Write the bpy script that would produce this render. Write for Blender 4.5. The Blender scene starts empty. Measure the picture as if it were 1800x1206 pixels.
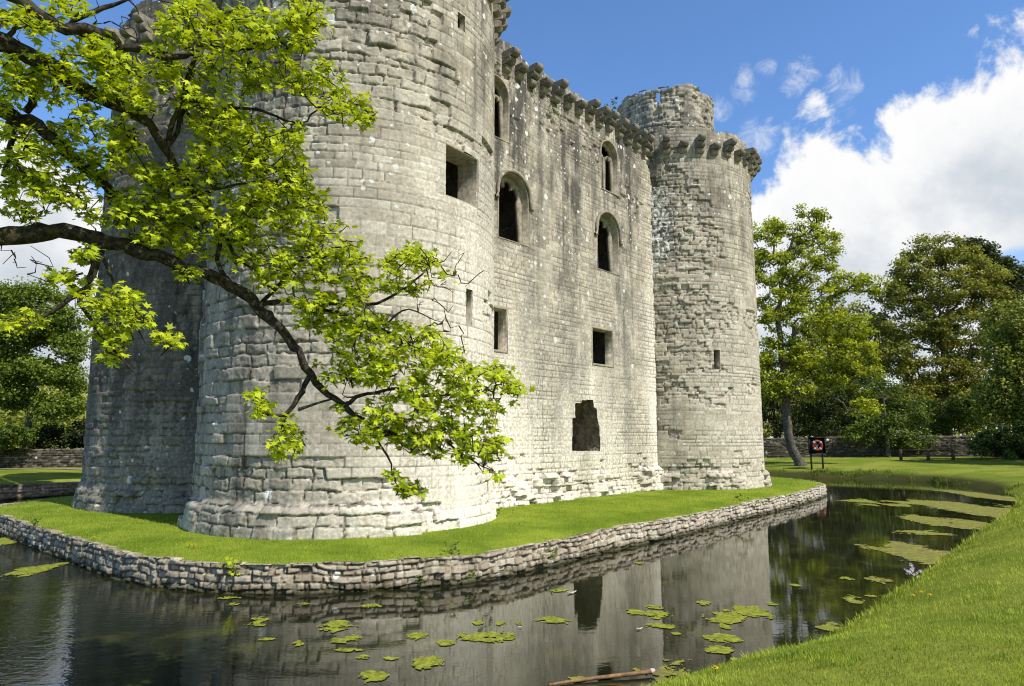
import bpy, math, random
import numpy as np
from mathutils import Vector
random.seed(7)
RNG = np.random.default_rng(11)
C = bpy.context.scene.collection
R_ = math.radians
EYE = 3.1                      # eye height over the water (water is z = 0)
FPX = 1230.0
PITCH = math.atan(165 / 1230)
CP, SP = math.cos(PITCH), math.sin(PITCH)
SUN_AZ, SUN_EL = R_(131.5), R_(49)      # azimuth clockwise from +Y
LAWN = 0.6

# ------------------------------------------------------------------ survey helpers
def ray(px, py):
    up = 603.0 - py
    return (px - 900.0), FPX * CP - up * SP, FPX * SP + up * CP   # right, forward, vertical
def at(px, py, D):
    r, f, v = ray(px, py)
    return np.array((D * r / f, D, EYE + D * v / f))
def on_level(px, py, z):
    r, f, v = ray(px, py)
    D = (z - EYE) * f / v
    return np.array((D * r / f, D))

# ------------------------------------------------------------------ mesh helpers
def link(name, me, mat=None, parent=None):
    o = bpy.data.objects.new(name, me)
    C.objects.link(o)
    if mat is not None:
        me.materials.append(mat)
    if parent is not None:
        o.parent = parent
    return o
def mesh_np(name, V, F, mat=None, parent=None, attrs=None, uv=None, smooth=False):
    """V (n,3), F (m,k) array of one face size, or list of such arrays"""
    V = np.asarray(V, dtype=np.float32)
    Fs = F if isinstance(F, list) and isinstance(F[0], np.ndarray) else [F]
    Fs = [np.asarray(f, dtype=np.int32) for f in Fs if len(f)]
    me = bpy.data.meshes.new(name)
    me.vertices.add(len(V)); me.vertices.foreach_set('co', V.ravel())
    loops = np.concatenate([f.ravel() for f in Fs])
    tot = np.concatenate([np.full(len(f), f.shape[1], np.int32) for f in Fs])
    st = np.concatenate([[0], np.cumsum(tot)[:-1]]).astype(np.int32)
    me.loops.add(len(loops)); me.loops.foreach_set('vertex_index', loops)
    me.polygons.add(len(tot)); me.polygons.foreach_set('loop_start', st)
    if smooth:
        me.polygons.foreach_set('use_smooth', np.ones(len(tot), bool))
    me.update(calc_edges=True)
    for k, a in (attrs or {}).items():
        at_ = me.attributes.new(k, 'FLOAT_COLOR', 'POINT')
        at_.data.foreach_set('color', np.asarray(a, np.float32).ravel())
    if uv is not None:
        l = me.uv_layers.new(name='UVMap')
        l.data.foreach_set('uv', np.asarray(uv, np.float32)[loops].ravel())
    return link(name, me, mat, parent)
class MB:
    """collects shapes into one mesh"""
    def __init__(s): s.v = []; s.f = {}; s.n = 0; s.t = []
    def add(s, V, F, tone=None):
        V = np.asarray(V, float); F = np.asarray(F, int)
        if len(V) == 0: return
        s.v.append(V); s.f.setdefault(F.shape[1], []).append(F + s.n); s.n += len(V)
        s.t.append(np.full(len(V), 0.5 if tone is None else tone) if np.isscalar(tone) or tone is None else tone)
    def box(s, c, d, rz=0, jit=0):
        b = np.array([(x, y, z) for z in (-.5, .5) for y in (-.5, .5) for x in (-.5, .5)]) * np.array(d)
        if jit: b = b + RNG.uniform(-jit, jit, b.shape)
        cs, sn = math.cos(rz), math.sin(rz)
        b = np.c_[b[:, 0]*cs - b[:, 1]*sn, b[:, 0]*sn + b[:, 1]*cs, b[:, 2]] + np.array(c)
        s.add(b, [(0,2,3,1),(4,5,7,6),(0,1,5,4),(2,6,7,3),(0,4,6,2),(1,3,7,5)])
    def tube(s, P, rad, k=6, tone=None, rough=0):
        P = np.asarray(P, float); n = len(P)
        if n < 2: return
        rad = np.broadcast_to(np.asarray(rad, float), (n,))
        T = np.gradient(P, axis=0); T /= np.linalg.norm(T, axis=1, keepdims=True) + 1e-9
        up = np.array((0.31, 0.2, 0.93)); 
        A = np.cross(T, up); A /= np.linalg.norm(A, axis=1, keepdims=True) + 1e-9
        B = np.cross(T, A)
        th = np.linspace(0, 2*np.pi, k, endpoint=False)
        rr = rad[:, None] * np.ones((n, k))
        if rough: rr = rr * (1 + RNG.uniform(-rough, rough, rr.shape))
        V = P[:, None, :] + rr[..., None] * (A[:, None, :]*np.cos(th)[None, :, None] + B[:, None, :]*np.sin(th)[None, :, None])
        i = np.arange(n-1)[:, None]*k; j = np.arange(k)[None, :]; j2 = (j+1) % k
        F = np.stack([i+j, i+j2, i+k+j2, i+k+j], -1).reshape(-1, 4)
        s.add(V.reshape(-1, 3), F, tone)
    def build(s, name, mat, parent=None, smooth=False):
        V = np.concatenate(s.v); t = np.concatenate(s.t)
        return mesh_np(name, V, [np.concatenate(f) for f in s.f.values()], mat, parent,
                       attrs={'tone': np.c_[t, t, t, np.ones(len(t))]}, smooth=smooth)
def tag(o, label=None, cat=None, group=None, kind=None):
    if label: o['label'] = label
    if cat: o['category'] = cat
    if group: o['group'] = group
    if kind: o['kind'] = kind
    return o
def empty(name, loc=(0, 0, 0), label=None, cat=None, group=None):
    o = bpy.data.objects.new(name, None); C.objects.link(o); o.location = loc
    o.empty_display_size = 0.3
    return tag(o, label, cat, group)
def local(o, loc):
    """give a world-space mesh its origin at loc"""
    o.data.transform(__import__('mathutils').Matrix.Translation(-Vector(loc))); o.location = loc
    return o

# ------------------------------------------------------------------ numpy noise
def hsh(*a):
    x = np.zeros(np.broadcast(*[np.asarray(q) for q in a]).shape, np.uint32) + np.uint32(0x9E3779B9)
    for q in a:
        x = (x ^ np.asarray(q).astype(np.int64).astype(np.uint32)) * np.uint32(0x85EBCA6B)
        x ^= x >> np.uint32(13); x = x * np.uint32(0xC2B2AE35); x ^= x >> np.uint32(16)
    return x.astype(np.float64) / 4294967295.0
def vn(x, y, s=0):
    x = np.asarray(x, float); y = np.asarray(y, float)
    xi, yi = np.floor(x), np.floor(y); fx, fy = x-xi, y-yi
    fx = fx*fx*(3-2*fx); fy = fy*fy*(3-2*fy)
    a = hsh(xi, yi, s); b = hsh(xi+1, yi, s); c = hsh(xi, yi+1, s); d = hsh(xi+1, yi+1, s)
    return (a*(1-fx)+b*fx)*(1-fy) + (c*(1-fx)+d*fx)*fy
def fbm(x, y, s=0, o=4):
    t = 0; a = .5; n = 0
    for k in range(o):
        t = t + a*vn(x*2**k + 17.3*k, y*2**k - 9.1*k, s+k); n += a; a *= .5
    return t/n
def sst(a, b, x):
    t = np.clip((x-a)/(b-a), 0, 1); return t*t*(3-2*t)

# ------------------------------------------------------------------ materials
def new_mat(name):
    m = bpy.data.materials.new(name); m.use_nodes = True
    nt = m.node_tree; nt.nodes.clear()
    return m, nt
class NT:
    def __init__(s, nt): s.nt = nt; s.N = nt.nodes; s.L = nt.links
    def n(s, t, **kw):
        q = s.N.new(t)
        for k, v in kw.items(): setattr(q, k, v)
        return q
    def put(s, sock, v):
        if hasattr(v, 'is_output') or isinstance(v, bpy.types.NodeSocket): s.L.new(v, sock)
        else:
            if isinstance(v, (tuple, list)) and len(v) == 3 and sock.type == 'RGBA': v = (*v, 1)
            sock.default_value = v
    def math(s, op, a, b=None, c=None, clamp=False):
        q = s.n('ShaderNodeMath', operation=op, use_clamp=clamp)
        s.put(q.inputs[0], a)
        if b is not None: s.put(q.inputs[1], b)
        if c is not None: s.put(q.inputs[2], c)
        return q.outputs[0]
    def mix(s, f, a, b, blend='MIX'):
        q = s.n('ShaderNodeMix', data_type='RGBA', blend_type=blend)
        s.put(q.inputs[0], f); s.put(q.inputs[6], a); s.put(q.inputs[7], b)
        return q.outputs[2]
    def rng(s, v, a, b, c=0., d=1.):
        q = s.n('ShaderNodeMapRange', interpolation_type='SMOOTHSTEP')
        s.put(q.inputs[0], v); q.inputs[1].default_value = a; q.inputs[2].default_value = b
        q.inputs[3].default_value = c; q.inputs[4].default_value = d
        return q.outputs[0]
    def noise(s, vec, scale, detail=4, rough=.55, dist=0.):
        q = s.n('ShaderNodeTexNoise')
        if vec is not None: s.put(q.inputs['Vector'], vec)
        q.inputs['Scale'].default_value = scale; q.inputs['Detail'].default_value = detail
        q.inputs['Roughness'].default_value = rough; q.inputs['Distortion'].default_value = dist
        return q.outputs['Fac']
    def mapv(s, vec, sc, loc=(0, 0, 0)):
        q = s.n('ShaderNodeMapping'); s.put(q.inputs[0], vec)
        q.inputs['Scale'].default_value = sc; q.inputs['Location'].default_value = loc
        return q.outputs[0]
    def ramp(s, f, stops):
        q = s.n('ShaderNodeValToRGB'); s.put(q.inputs[0], f)
        e = q.color_ramp.elements
        while len(e) < len(stops): e.new(.5)
        for k, (p, c) in enumerate(stops): e[k].position = p; e[k].color = (*c, 1)
        return q.outputs[0]
    def attr(s, name):
        q = s.n('ShaderNodeAttribute', attribute_name=name)
        sp = s.n('ShaderNodeSeparateColor'); s.L.new(q.outputs['Color'], sp.inputs[0])
        return sp.outputs[0], sp.outputs[1], sp.outputs[2], q.outputs['Alpha']
    def bsdf(s, col, rough=.9, spec=.15, normal=None, **kw):
        q = s.n('ShaderNodeBsdfPrincipled')
        s.put(q.inputs['Base Color'], col); s.put(q.inputs['Roughness'], rough)
        s.put(q.inputs['Specular IOR Level'], spec)
        if normal is not None: s.put(q.inputs['Normal'], normal)
        for k, v in kw.items(): s.put(q.inputs[k], v)
        return q.outputs[0]
    def bump(s, h, st=.5, d=.02):
        q = s.n('ShaderNodeBump'); s.put(q.inputs['Height'], h)
        q.inputs['Strength'].default_value = st; q.inputs['Distance'].default_value = d
        return q.outputs[0]
    def out(s, sh):
        q = s.n('ShaderNodeOutputMaterial'); s.L.new(sh, q.inputs[0])

def stone_mat(name, c0=(.33,.285,.22), c1=(.53,.47,.37), c2=(.70,.64,.525), dark=(.105,.098,.088), mort=(.11,.095,.075), moss=0.0, orange=.3):
    m, nt = new_mat(name); g = NT(nt)
    uv = g.n('ShaderNodeUVMap').outputs[0]
    tone, mo, ero, fn = g.attr('stone')
    wd, wh, li, _ = g.attr('wx')
    fine = g.noise(uv, 9, 6, .7)
    t = g.math('ADD', g.math('MULTIPLY', tone, .65), g.math('MULTIPLY', g.noise(uv, 1.3, 4), .55))
    col = g.ramp(t, [(.15, c0), (.55, c1), (.95, c2)])
    warm = g.rng(g.noise(uv, .9, 3), .55, .75)
    col = g.mix(g.math('MULTIPLY', warm, .35), col, (.40, .31, .19))
    col = g.mix(g.math('MULTIPLY', ero, .5), col, (.56, .50, .40))
    blot = g.noise(g.mapv(uv, (1, .45, 1)), 1.1, 7, .72)
    streak = g.noise(g.mapv(uv, (1.9, .085, 1)), 1.0, 6, .7)
    dk = g.math('MULTIPLY', wd, g.math('ADD', g.rng(blot, .38, .62, .12, .75), g.rng(streak, .42, .66, 0, .55)), clamp=True)
    col = g.mix(dk, col, dark)
    w = g.math('MULTIPLY', wh, g.math('ADD', g.rng(streak, .35, .6, .25, .7), g.rng(fine, .45, .7, 0, .5)), clamp=True)
    col = g.mix(w, col, (.88, .82, .71))
    mulf = g.rng(fine, .25, .75, .70, 1.22)
    col = g.mix(1, col, g.n('ShaderNodeCombineColor').outputs[0] if False else mulf, 'MULTIPLY')
    col = g.mix(g.math('MULTIPLY', mo, .85), col, mort)
    # lichen
    wob = g.n('ShaderNodeVectorMath', operation='ADD'); g.put(wob.inputs[0], uv)
    nz = g.n('ShaderNodeTexNoise'); g.put(nz.inputs['Vector'], uv); nz.inputs['Scale'].default_value = 7
    sc = g.n('ShaderNodeVectorMath', operation='SCALE'); g.put(sc.inputs[0], nz.outputs['Color']); sc.inputs['Scale'].default_value = .16
    g.put(wob.inputs[1], sc.outputs[0])
    for scl, thr, k in ((1.7, .22, 1), (4.2, .30, .9)):
        vo = g.n('ShaderNodeTexVoronoi'); vo.voronoi_dimensions = '2D'; g.put(vo.inputs['Vector'], wob.outputs[0]); vo.inputs['Scale'].default_value = scl
        spv = g.n('ShaderNodeSeparateColor'); g.L.new(vo.outputs['Color'], spv.inputs[0])
        size = g.math('MULTIPLY', g.math('MULTIPLY', spv.outputs[0], spv.outputs[0]), thr)
        size = g.math('MULTIPLY', size, g.math('GREATER_THAN', g.math('ADD', li, spv.outputs[1]), 1.0))
        lm = g.rng(g.math('SUBTRACT', size, vo.outputs['Distance']), 0, .04)
        col = g.mix(g.math('MULTIPLY', lm, k), col, (.66, .66, .63))
    lp = g.rng(g.math('ADD', g.noise(uv, 3.6, 5, .62), g.math('MULTIPLY', g.math('SUBTRACT', li, .62), .55)), .60, .64)
    lp = g.math('MULTIPLY', lp, g.rng(li, .42, .55))
    col = g.mix(g.math('MULTIPLY', lp, .85), col, (.68, .68, .65))
    on = g.rng(g.noise(uv, 3.1, 5, .7), .66, .72)
    col = g.mix(g.math('MULTIPLY', on, orange), col, (.42, .24, .04))
    if moss:
        geo = g.n('ShaderNodeNewGeometry').outputs['Position']
        sp = g.n('ShaderNodeSeparateXYZ'); g.put(sp.inputs[0], geo)
        wet = g.rng(g.math('ADD', sp.outputs[2], g.math('MULTIPLY', fine, .12)), .05, .30, 1, 0)
        col = g.mix(g.math('MULTIPLY', wet, .92), col, (.035, .035, .014))
        ms = g.rng(g.noise(uv, 2.3, 5, .7), .58, .68)
        col = g.mix(g.math('MULTIPLY', ms, moss), col, (.09, .085, .02))
    g.out(g.bsdf(col, .92, .1, g.bump(fine, .6, .02)))
    return m
def plain_stone(name, c=(.36, .33, .275), dk=(.12, .11, .095), amt=.5):
    m, nt = new_mat(name); g = NT(nt)
    tc = g.n('ShaderNodeTexCoord').outputs['Object']
    f = g.noise(tc, 7, 7, .7); b = g.noise(tc, 1.7, 4)
    col = g.mix(g.math('MULTIPLY', g.rng(b, .35, .65), amt), c, dk)
    col = g.mix(1, col, g.rng(f, .25, .75, .6, 1.3), 'MULTIPLY')
    l = g.rng(g.noise(tc, 4, 3), .66, .70)
    col = g.mix(g.math('MULTIPLY', l, .7), col, (.6, .6, .56))
    g.out(g.bsdf(col, .92, .1, g.bump(f, .7, .03)))
    return m
def bark_mat(name, c0=(.035, .028, .022), c1=(.12, .10, .085), moss=.3, sc=14):
    m, nt = new_mat(name); g = NT(nt)
    tc = g.n('ShaderNodeTexCoord').outputs['Object']
    f = g.noise(tc, sc, 6, .7); b = g.noise(tc, sc*.22, 4)
    col = g.mix(g.rng(f, .35, .7), c0, c1)
    col = g.mix(g.math('MULTIPLY', g.rng(b, .52, .66), moss), col, (.075, .07, .015))
    col = g.mix(g.math('MULTIPLY', g.rng(g.noise(tc, sc*.6, 3), .62, .68), .6), col, (.28, .28, .24))
    g.out(g.bsdf(col, .95, .1, g.bump(f, .9, .02)))
    return m
def leaf_mat(name, dark, light, trans=.35, hue=None):
    m, nt = new_mat(name); g = NT(nt)
    t, _, _, _ = g.attr('tone')
    col = g.mix(t, dark, light)
    pr = g.bsdf(col, .55, .25)
    tr = g.n('ShaderNodeBsdfTranslucent')
    g.put(tr.inputs[0], g.mix(1, col, (1.25, 1.15, .45), 'MULTIPLY'))
    mx = g.n('ShaderNodeMixShader'); mx.inputs[0].default_value = trans
    g.L.new(pr, mx.inputs[1]); g.L.new(tr.outputs[0], mx.inputs[2])
    g.out(mx.outputs[0])
    return m
def simple_mat(name, c, rough=.6, var=.25, sc=12, metal=0., spec=.3):
    m, nt = new_mat(name); g = NT(nt)
    tc = g.n('ShaderNodeTexCoord').outputs['Object']
    f = g.noise(tc, sc, 5, .6)
    col = g.mix(1, c, g.rng(f, .3, .7, 1-var, 1+var), 'MULTIPLY')
    g.out(g.bsdf(col, rough, spec, g.bump(f, .3, .01), Metallic=metal))
    return m
def ground_mat(name, a=(.15, .20, .022), b=(.26, .285, .045), soil=(.10, .075, .045), soil_amt=.2):
    m, nt = new_mat(name); g = NT(nt)
    pos = g.n('ShaderNodeNewGeometry').outputs['Position']
    n1 = g.noise(pos, .45, 5, .6); n2 = g.noise(pos, 14, 5, .75); n3 = g.noise(pos, 60, 3, .7)
    col = g.mix(g.rng(n1, .35, .65), a, b)
    col = g.mix(g.math('MULTIPLY', g.rng(n2, .5, .72), .5), col, (.03, .055, .008))
    col = g.mix(1, col, g.rng(n3, .3, .7, .6, 1.35), 'MULTIPLY')
    s, _, _, _ = g.attr('tone')
    sp = g.n('ShaderNodeSeparateXYZ'); g.put(sp.inputs[0], pos)
    farb = g.rng(sp.outputs[1], 36, 44, 0, .35)
    edge = g.rng(g.math('SUBTRACT', g.math('ADD', sp.outputs[2], g.math('MULTIPLY', n2, .25)), farb), .05, .38, 1, 0)
    col = g.mix(g.math('MULTIPLY', edge, .85), col, (.035, .03, .015))
    dirt = g.rng(g.noise(pos, .8, 5, .7), .6, .75)
    col = g.mix(g.math('MULTIPLY', dirt, soil_amt), col, soil)
    g.out(g.bsdf(col, .95, .05, g.bump(n2, .6, .05)))
    return m

M_near = stone_mat('weathered_ashlar')
M_wall = stone_mat('weathered_wall_ashlar')
M_shade = stone_mat('shaded_ashlar', c0=(.14,.12,.092), c1=(.22,.19,.145), c2=(.30,.265,.205), dark=(.058,.052,.044))  # darker copy of the ashlar; the left tower's shade is in its colours
M_rub = stone_mat('moat_wall_rubble', c0=(.24,.185,.125), c1=(.45,.375,.27), c2=(.66,.59,.47), mort=(.07,.055,.04), moss=.45, orange=.6)
M_field = stone_mat('field_wall_rubble', c0=(.04,.032,.023), c1=(.068,.056,.041), c2=(.10,.085,.065), mort=(.015,.012,.01), moss=.3)  # shade under the trees is put into these dark stone colours
M_dress = plain_stone('dressed_stone', (.39, .345, .27), (.18, .16, .13), .6)
M_corb = plain_stone('corbel_stone', (.30, .27, .22), (.11, .10, .085), .75)
M_in = plain_stone('inner_stone', (.15, .13, .105), (.05, .045, .04), .6)  # kept dark so the shade of the recesses is in the stone colour
M_hole = plain_stone('broken_core', (.34, .285, .205), (.12, .10, .08), .6)
M_bark = bark_mat('branch_bark', (.018, .015, .011), (.10, .085, .07), .55, 20)
M_bark2 = bark_mat('grey_bark', (.05, .045, .038), (.20, .18, .15), .15, 8)
M_leaf = leaf_mat('young_sycamore_leaf', (.17, .25, .008), (.66, .75, .03), .42)
M_lawn = ground_mat('lawn_turf', a=(.13, .20, .016), b=(.25, .31, .035))
M_bank = ground_mat('bank_turf', soil_amt=.25)

# ------------------------------------------------------------------ masonry field
def masonry(U, V, ch, bw, seed, ero, joint=.022, rough=.006, offs=.010, depth=.02, jit=.6, rubble=.12, v0=0., rnd=.05):
    """coursed stone: returns the relief, (tone, joint, broken, roughness) per point and block ids.
    ero(u, v) says how ruined the face is; it is read once per block so that whole stones are lost"""
    rs = np.random.default_rng(seed)
    if callable(ero):
        e0 = ero(U, V); U0, V0 = U, V
        U = U+e0*.20*(fbm(U0*2.2, V0*2.6, seed+31, 4)-.5); V = V+e0*.16*(fbm(U0*2.4, V0*2.2, seed+36, 4)-.5)
    hs = ch * rs.uniform(.68, 1.35, 400); cum = np.concatenate([[-3], -3+np.cumsum(hs)])
    Vw = V + .03*(vn(U*.45, V*.3, seed+3)-.5)
    j = np.clip(np.searchsorted(cum, Vw, side='right')-1, 0, 399)
    c0 = cum[j]; c1 = cum[j+1]
    w = bw*(.65+.8*hsh(j, seed)); x = (U + 7*hsh(j, seed+1) + 60)/w
    i = np.floor(x)
    b = lambda q: q + (hsh(q, j, seed+2)-.5)*jit
    i = np.where(x < b(i), i-1, i); i = np.where(x >= b(i+1), i+1, i)
    bl_, br_ = b(i), b(i+1)
    uc = (bl_+br_)*.5*w-7*hsh(j, seed+1)-60
    if callable(ero): ero = ero(uc, (c0+c1)/2)
    du = np.minimum(x-bl_, br_-x)*w; dv = np.minimum(Vw-c0, c1-Vw)
    hb, hb2, hb3, hb4 = hsh(i, j, seed+7), hsh(i, j, seed+8), hsh(i, j, seed+9), hsh(i, j, seed+10)
    n1 = vn(U*14, V*14, seed+5); n2 = vn(U*5, V*5, seed+6)
    d = np.minimum(du, dv) + (n1-.5)*.016*(1+ero) + (n2-.5)*.05*ero
    mort = 1-sst(0, joint, d)
    openj = sst(.35, .6, fbm(U*.7, V*.7, seed+21, 3))
    mort = mort*(.30+.70*np.maximum(openj, np.minimum(ero*1.6, 1)))
    rb = .5*fbm(U*4, V*5, seed+12, 4)+.5*fbm(U*10, V*13, seed+13, 4)
    miss = ((hb2 < ero*1.05-.08)).astype(float)
    miss = miss*sst(-.01, .02, d+.02)
    disp = (hb-.5)*2*offs*(.6+2.2*ero) - mort*depth*(1+ero)
    disp = disp + (U-uc)*(hb4-.5)*.10*(.15+ero)+ (V-(c0+c1)/2)*(hb3-.35)*.16*(.1+ero)
    disp = disp - (1-sst(0, rnd, d))*.022*(.15+ero)
    disp = disp - miss*(.022+.055*hb3+rubble*.75*(rb-.25))
    disp = disp + (rb-.5)*2*rough*(1+4*ero)
    tone = np.clip(hb3*.75+.25*hb2, 0, 1)
    return disp, np.stack([tone, mort, np.clip(.2*ero+miss*.7, 0, 1), rb], -1), (i, j, hb2, hb, uc)

def grid_faces(nu, nv, keep=None, wrap=False):
    a = np.arange(nu-1)[:, None]*nv + np.arange(nv-1)[None, :]
    F = np.stack([a, a+nv, a+nv+1, a+1], -1)
    if keep is not None: F = F[keep]
    return F.reshape(-1, 4)
def compact(V, F, *arr):
    used = np.unique(F); mp = np.full(len(V), -1); mp[used] = np.arange(len(used))
    return (V[used], mp[F]) + tuple(a[used] for a in arr)
def inpoly(X, Y, poly):
    r = np.zeros(np.shape(X), bool); P = np.asarray(poly); n = len(P)
    for k in range(n):
        x0, y0 = P[k]; x1, y1 = P[(k+1) % n]
        if y0 == y1: continue
        c = ((y0 > Y) != (y1 > Y)) & (X < (x1-x0)*(Y-y0)/(y1-y0)+x0)
        r ^= c
    return r
def insert(a, vals, eps):
    a = np.asarray(a)
    for v in vals:
        k = np.argmin(abs(a-v))
        if abs(a[k]-v) < eps: a[k] = v
        else: a = np.sort(np.append(a, v))
    return a

# ------------------------------------------------------------------ castle layout
WD = np.array((.656, .755)); WD = WD/np.linalg.norm(WD)       # along the long wall
WN = np.array((WD[1], -WD[0]))                                # its outward normal
WC = -17.0                                                    # plane  n.p = WC
TR = 4.5
T_NEAR = np.array((-5.1, 22.3)); T_RIGHT = np.array((8.75, 38.1)); T_LEFT = T_NEAR - WN*8.75
CORB_Z = 17.15
def wall_uv(px, py):
    r, f, v = ray(px, py); d = np.array((r, f))
    t = WC/(d@WN); p = d*t
    return float(p@WD), EYE + v*t
def tower_uv(c, px, py):
    r, f, v = ray(px, py); d = np.array((r, f)); L = np.linalg.norm(d); d = d/L
    b = d@c; q = b*b - c@c + TR*TR
    t = b - math.sqrt(max(q, 0)); p = d*t - c
    return TR*math.atan2(p[0], p[1]), EYE + v/L*t
def wall_P(u, v, d=0):
    u, v, d = np.broadcast_arrays(u, v, d)
    return np.stack([WN[0]*(WC+d)+WD[0]*u, WN[1]*(WC+d)+WD[1]*u, v], -1)
def tower_P(c):
    def f(u, v, d=0):
        u, v, d = np.broadcast_arrays(u, v, d); a = u/TR
        return np.stack([c[0]+(TR+d)*np.sin(a), c[1]+(TR+d)*np.cos(a), v], -1)
    return f
def rect(u0, u1, v0, v1): return [(u0, v0), (u1, v0), (u1, v1), (u0, v1)]
def arch(u0, u1, v0, v1, pointed=.9, n=9):
    """arched opening: v1 is the apex"""
    w = (u1-u0)/2; uc = (u0+u1)/2; rise = w*1.15*pointed; sp = v1-rise
    P = [(u0, v0), (u1, v0)]
    for k in range(n+1):
        t = k/n; P.append((u1-(u1-uc)*(1-math.cos(t*math.pi/2)) , sp+rise*math.sin(t*math.pi/2)**.9))
    for k in range(1, n+1):
        t = 1-k/n; P.append((u0+(uc-u0)*(1-math.cos(t*math.pi/2)), sp+rise*math.sin(t*math.pi/2)**.9))
    return P
def grow_poly(P, d):
    P = np.asarray(P, float); n = len(P)
    e = np.roll(P, -1, 0)-P; L = np.linalg.norm(e, axis=1, keepdims=True)+1e-9
    nn = np.c_[e[:, 1], -e[:, 0]]/L
    b = nn+np.roll(nn, 1, 0); b /= np.maximum((b*b).sum(1, keepdims=True)/2, .35)
    return P+b*d
def resample(P, step, closed=True):
    P = np.asarray(P, float); Q = np.vstack([P, P[:1]]) if closed else P
    out = []
    for a, b in zip(Q[:-1], Q[1:]):
        n = max(1, int(round(np.linalg.norm(b-a)/step)))
        for k in range(n): out.append(a+(b-a)*k/n)
    if not closed: out.append(Q[-1])
    return np.array(out)

castle = empty('castle', (2, 30, LAWN), 'ruined grey stone castle with round towers standing on the moated island', 'castle')

def window(Pf, poly, uc, nrm, fw=.085, splay=.6, deep=4.2, proud=.012, hood=False, tracery=None, rough=0., mid=.36, label=None, mat=None):
    """an opening: dressed surround and jambs, then a dim stone recess behind it; depths run along -nrm"""
    poly = np.asarray(poly, float)
    def P(pts, d):
        b = Pf(pts[:, 0], pts[:, 1], 0); return b + np.array((nrm[0], nrm[1], 0))*d
    if rough: poly = resample(poly, .12)
    n = len(poly)
    mb = MB()
    def loft(rings):
        V = np.concatenate(rings); F = []
        for k in range(len(rings)-1):
            for i in range(n):
                j = (i+1) % n; F.append((k*n+i, k*n+j, (k+1)*n+j, (k+1)*n+i))
        mb.add(V, F)
    if fw > 0:
        out = grow_poly(poly, fw)
        rings = [P(out, -.08), P(out, proud), P(grow_poly(poly, fw*.45), proud), P(grow_poly(poly, fw*.35), -.05), P(grow_poly(poly, .02), -.10),
                 P(poly, -.16), P(poly, -mid)]
    else:
        rings = []
        for d in np.linspace(0, 1.6, 14):
            q = grow_poly(poly, .05) + (RNG.uniform(-rough, rough, poly.shape) if d > 0 else 0)
            rings.append(P(q, -d-.03))
    loft(rings)
    root = mb.build('window', mat or M_dress, castle)
    if label: root['label'] = label
    m2 = MB(); mb = m2
    d0 = mid if fw > 0 else 1.6
    q = grow_poly(poly, splay)
    rings = [P(poly if fw > 0 else grow_poly(poly, .05), -d0), P(grow_poly(poly, splay), -d0-.01)] + [P(q+RNG.uniform(-.06, .06, q.shape), -d) for d in np.linspace(d0+.1, deep, 6)]
    loft(rings)
    cap = rings[-1]; c = cap.mean(0)
    mb.add(np.vstack([cap, c]), [(i, (i+1) % n, n) for i in range(n)])
    m2.build('recess', M_in, root)
    if hood:
        h = MB(); u0, u1 = poly[:, 0].min(), poly[:, 0].max(); v1 = poly[:, 1].max(); w = (u1-u0)/2; 
        prof = [p for p in grow_poly(poly, fw+.06) if p[1] > v1-w*1.25]
        prof = [(u1+fw+.22, v1-w*1.35), (u1+fw+.06, v1-w*1.33)] + sorted(prof, key=lambda p: -p[0]) + [(u0-fw-.06, v1-w*1.33), (u0-fw-.22, v1-w*1.35)]
        line = np.array([Pf(a, b, 0)+np.array((nrm[0], nrm[1], 0))*.05 for a, b in prof])
        h.tube(line, .075, 6, rough=.06)
        h.build('hood_mould', M_dress, root)
    if tracery:
        t = MB(); u0, u1 = poly[:, 0].min(), poly[:, 0].max(); v0, v1 = poly[:, 1].min(), poly[:, 1].max(); uc = (u0+u1)/2; w = (u1-u0)/2
        z3 = lambda L, d: np.array([Pf(a, b, 0)+np.array((nrm[0], nrm[1], 0))*d for a, b in L])
        def plate(cu, hw, top, spring, bottom, cusp, d0, d1):
            """pierced stone head: arch outside, cusped opening inside"""
            n2 = 40; out = []; inn = []
            for k in range(n2+1):
                f = k/n2; a_ = math.pi*f
                x = hw*math.cos(a_); z = spring+(top-spring)*abs(math.sin(a_))**.8
                out.append((cu+x, z))
                m_ = .80-cusp*max(0, math.cos(a_*6))**2*(1 if .1 < f < .9 else .4)
                inn.append((cu+x*m_*.97, spring+(z-spring)*m_))
            out = [(cu+hw, bottom)]+out+[(cu-hw, bottom)]; inn = [(cu+hw*.86, bottom)]+inn+[(cu-hw*.86, bottom)]
            A, B, C_, D_ = z3(out, d0), z3(inn, d0), z3(inn, d1), z3(out, d1); m = len(out)
            F = []
            for k in range(m-1):
                F += [(k, k+1, m+k+1, m+k), (m+k, m+k+1, 2*m+k+1, 2*m+k), (2*m+k, 2*m+k+1, 3*m+k+1, 3*m+k)]
            t.add(np.concatenate([A, B, C_, D_]), F)
        if tracery == 'cusp':
            plate(uc, w*1.02, v1+.03, v1-w*1.12, v0, .26, -.30, -.46)
        else:
            plate(uc, w*1.02, v1+.03, v1-w*1.0, v0, .10, -.26, -.40)
            for s in (-1, 1): plate(uc+s*w*.5, w*.5, v1-w*.75, v1-w*1.5, v0, .22, -.30, -.44)
        t.build('tracery', M_dress, root)
    return root

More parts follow.
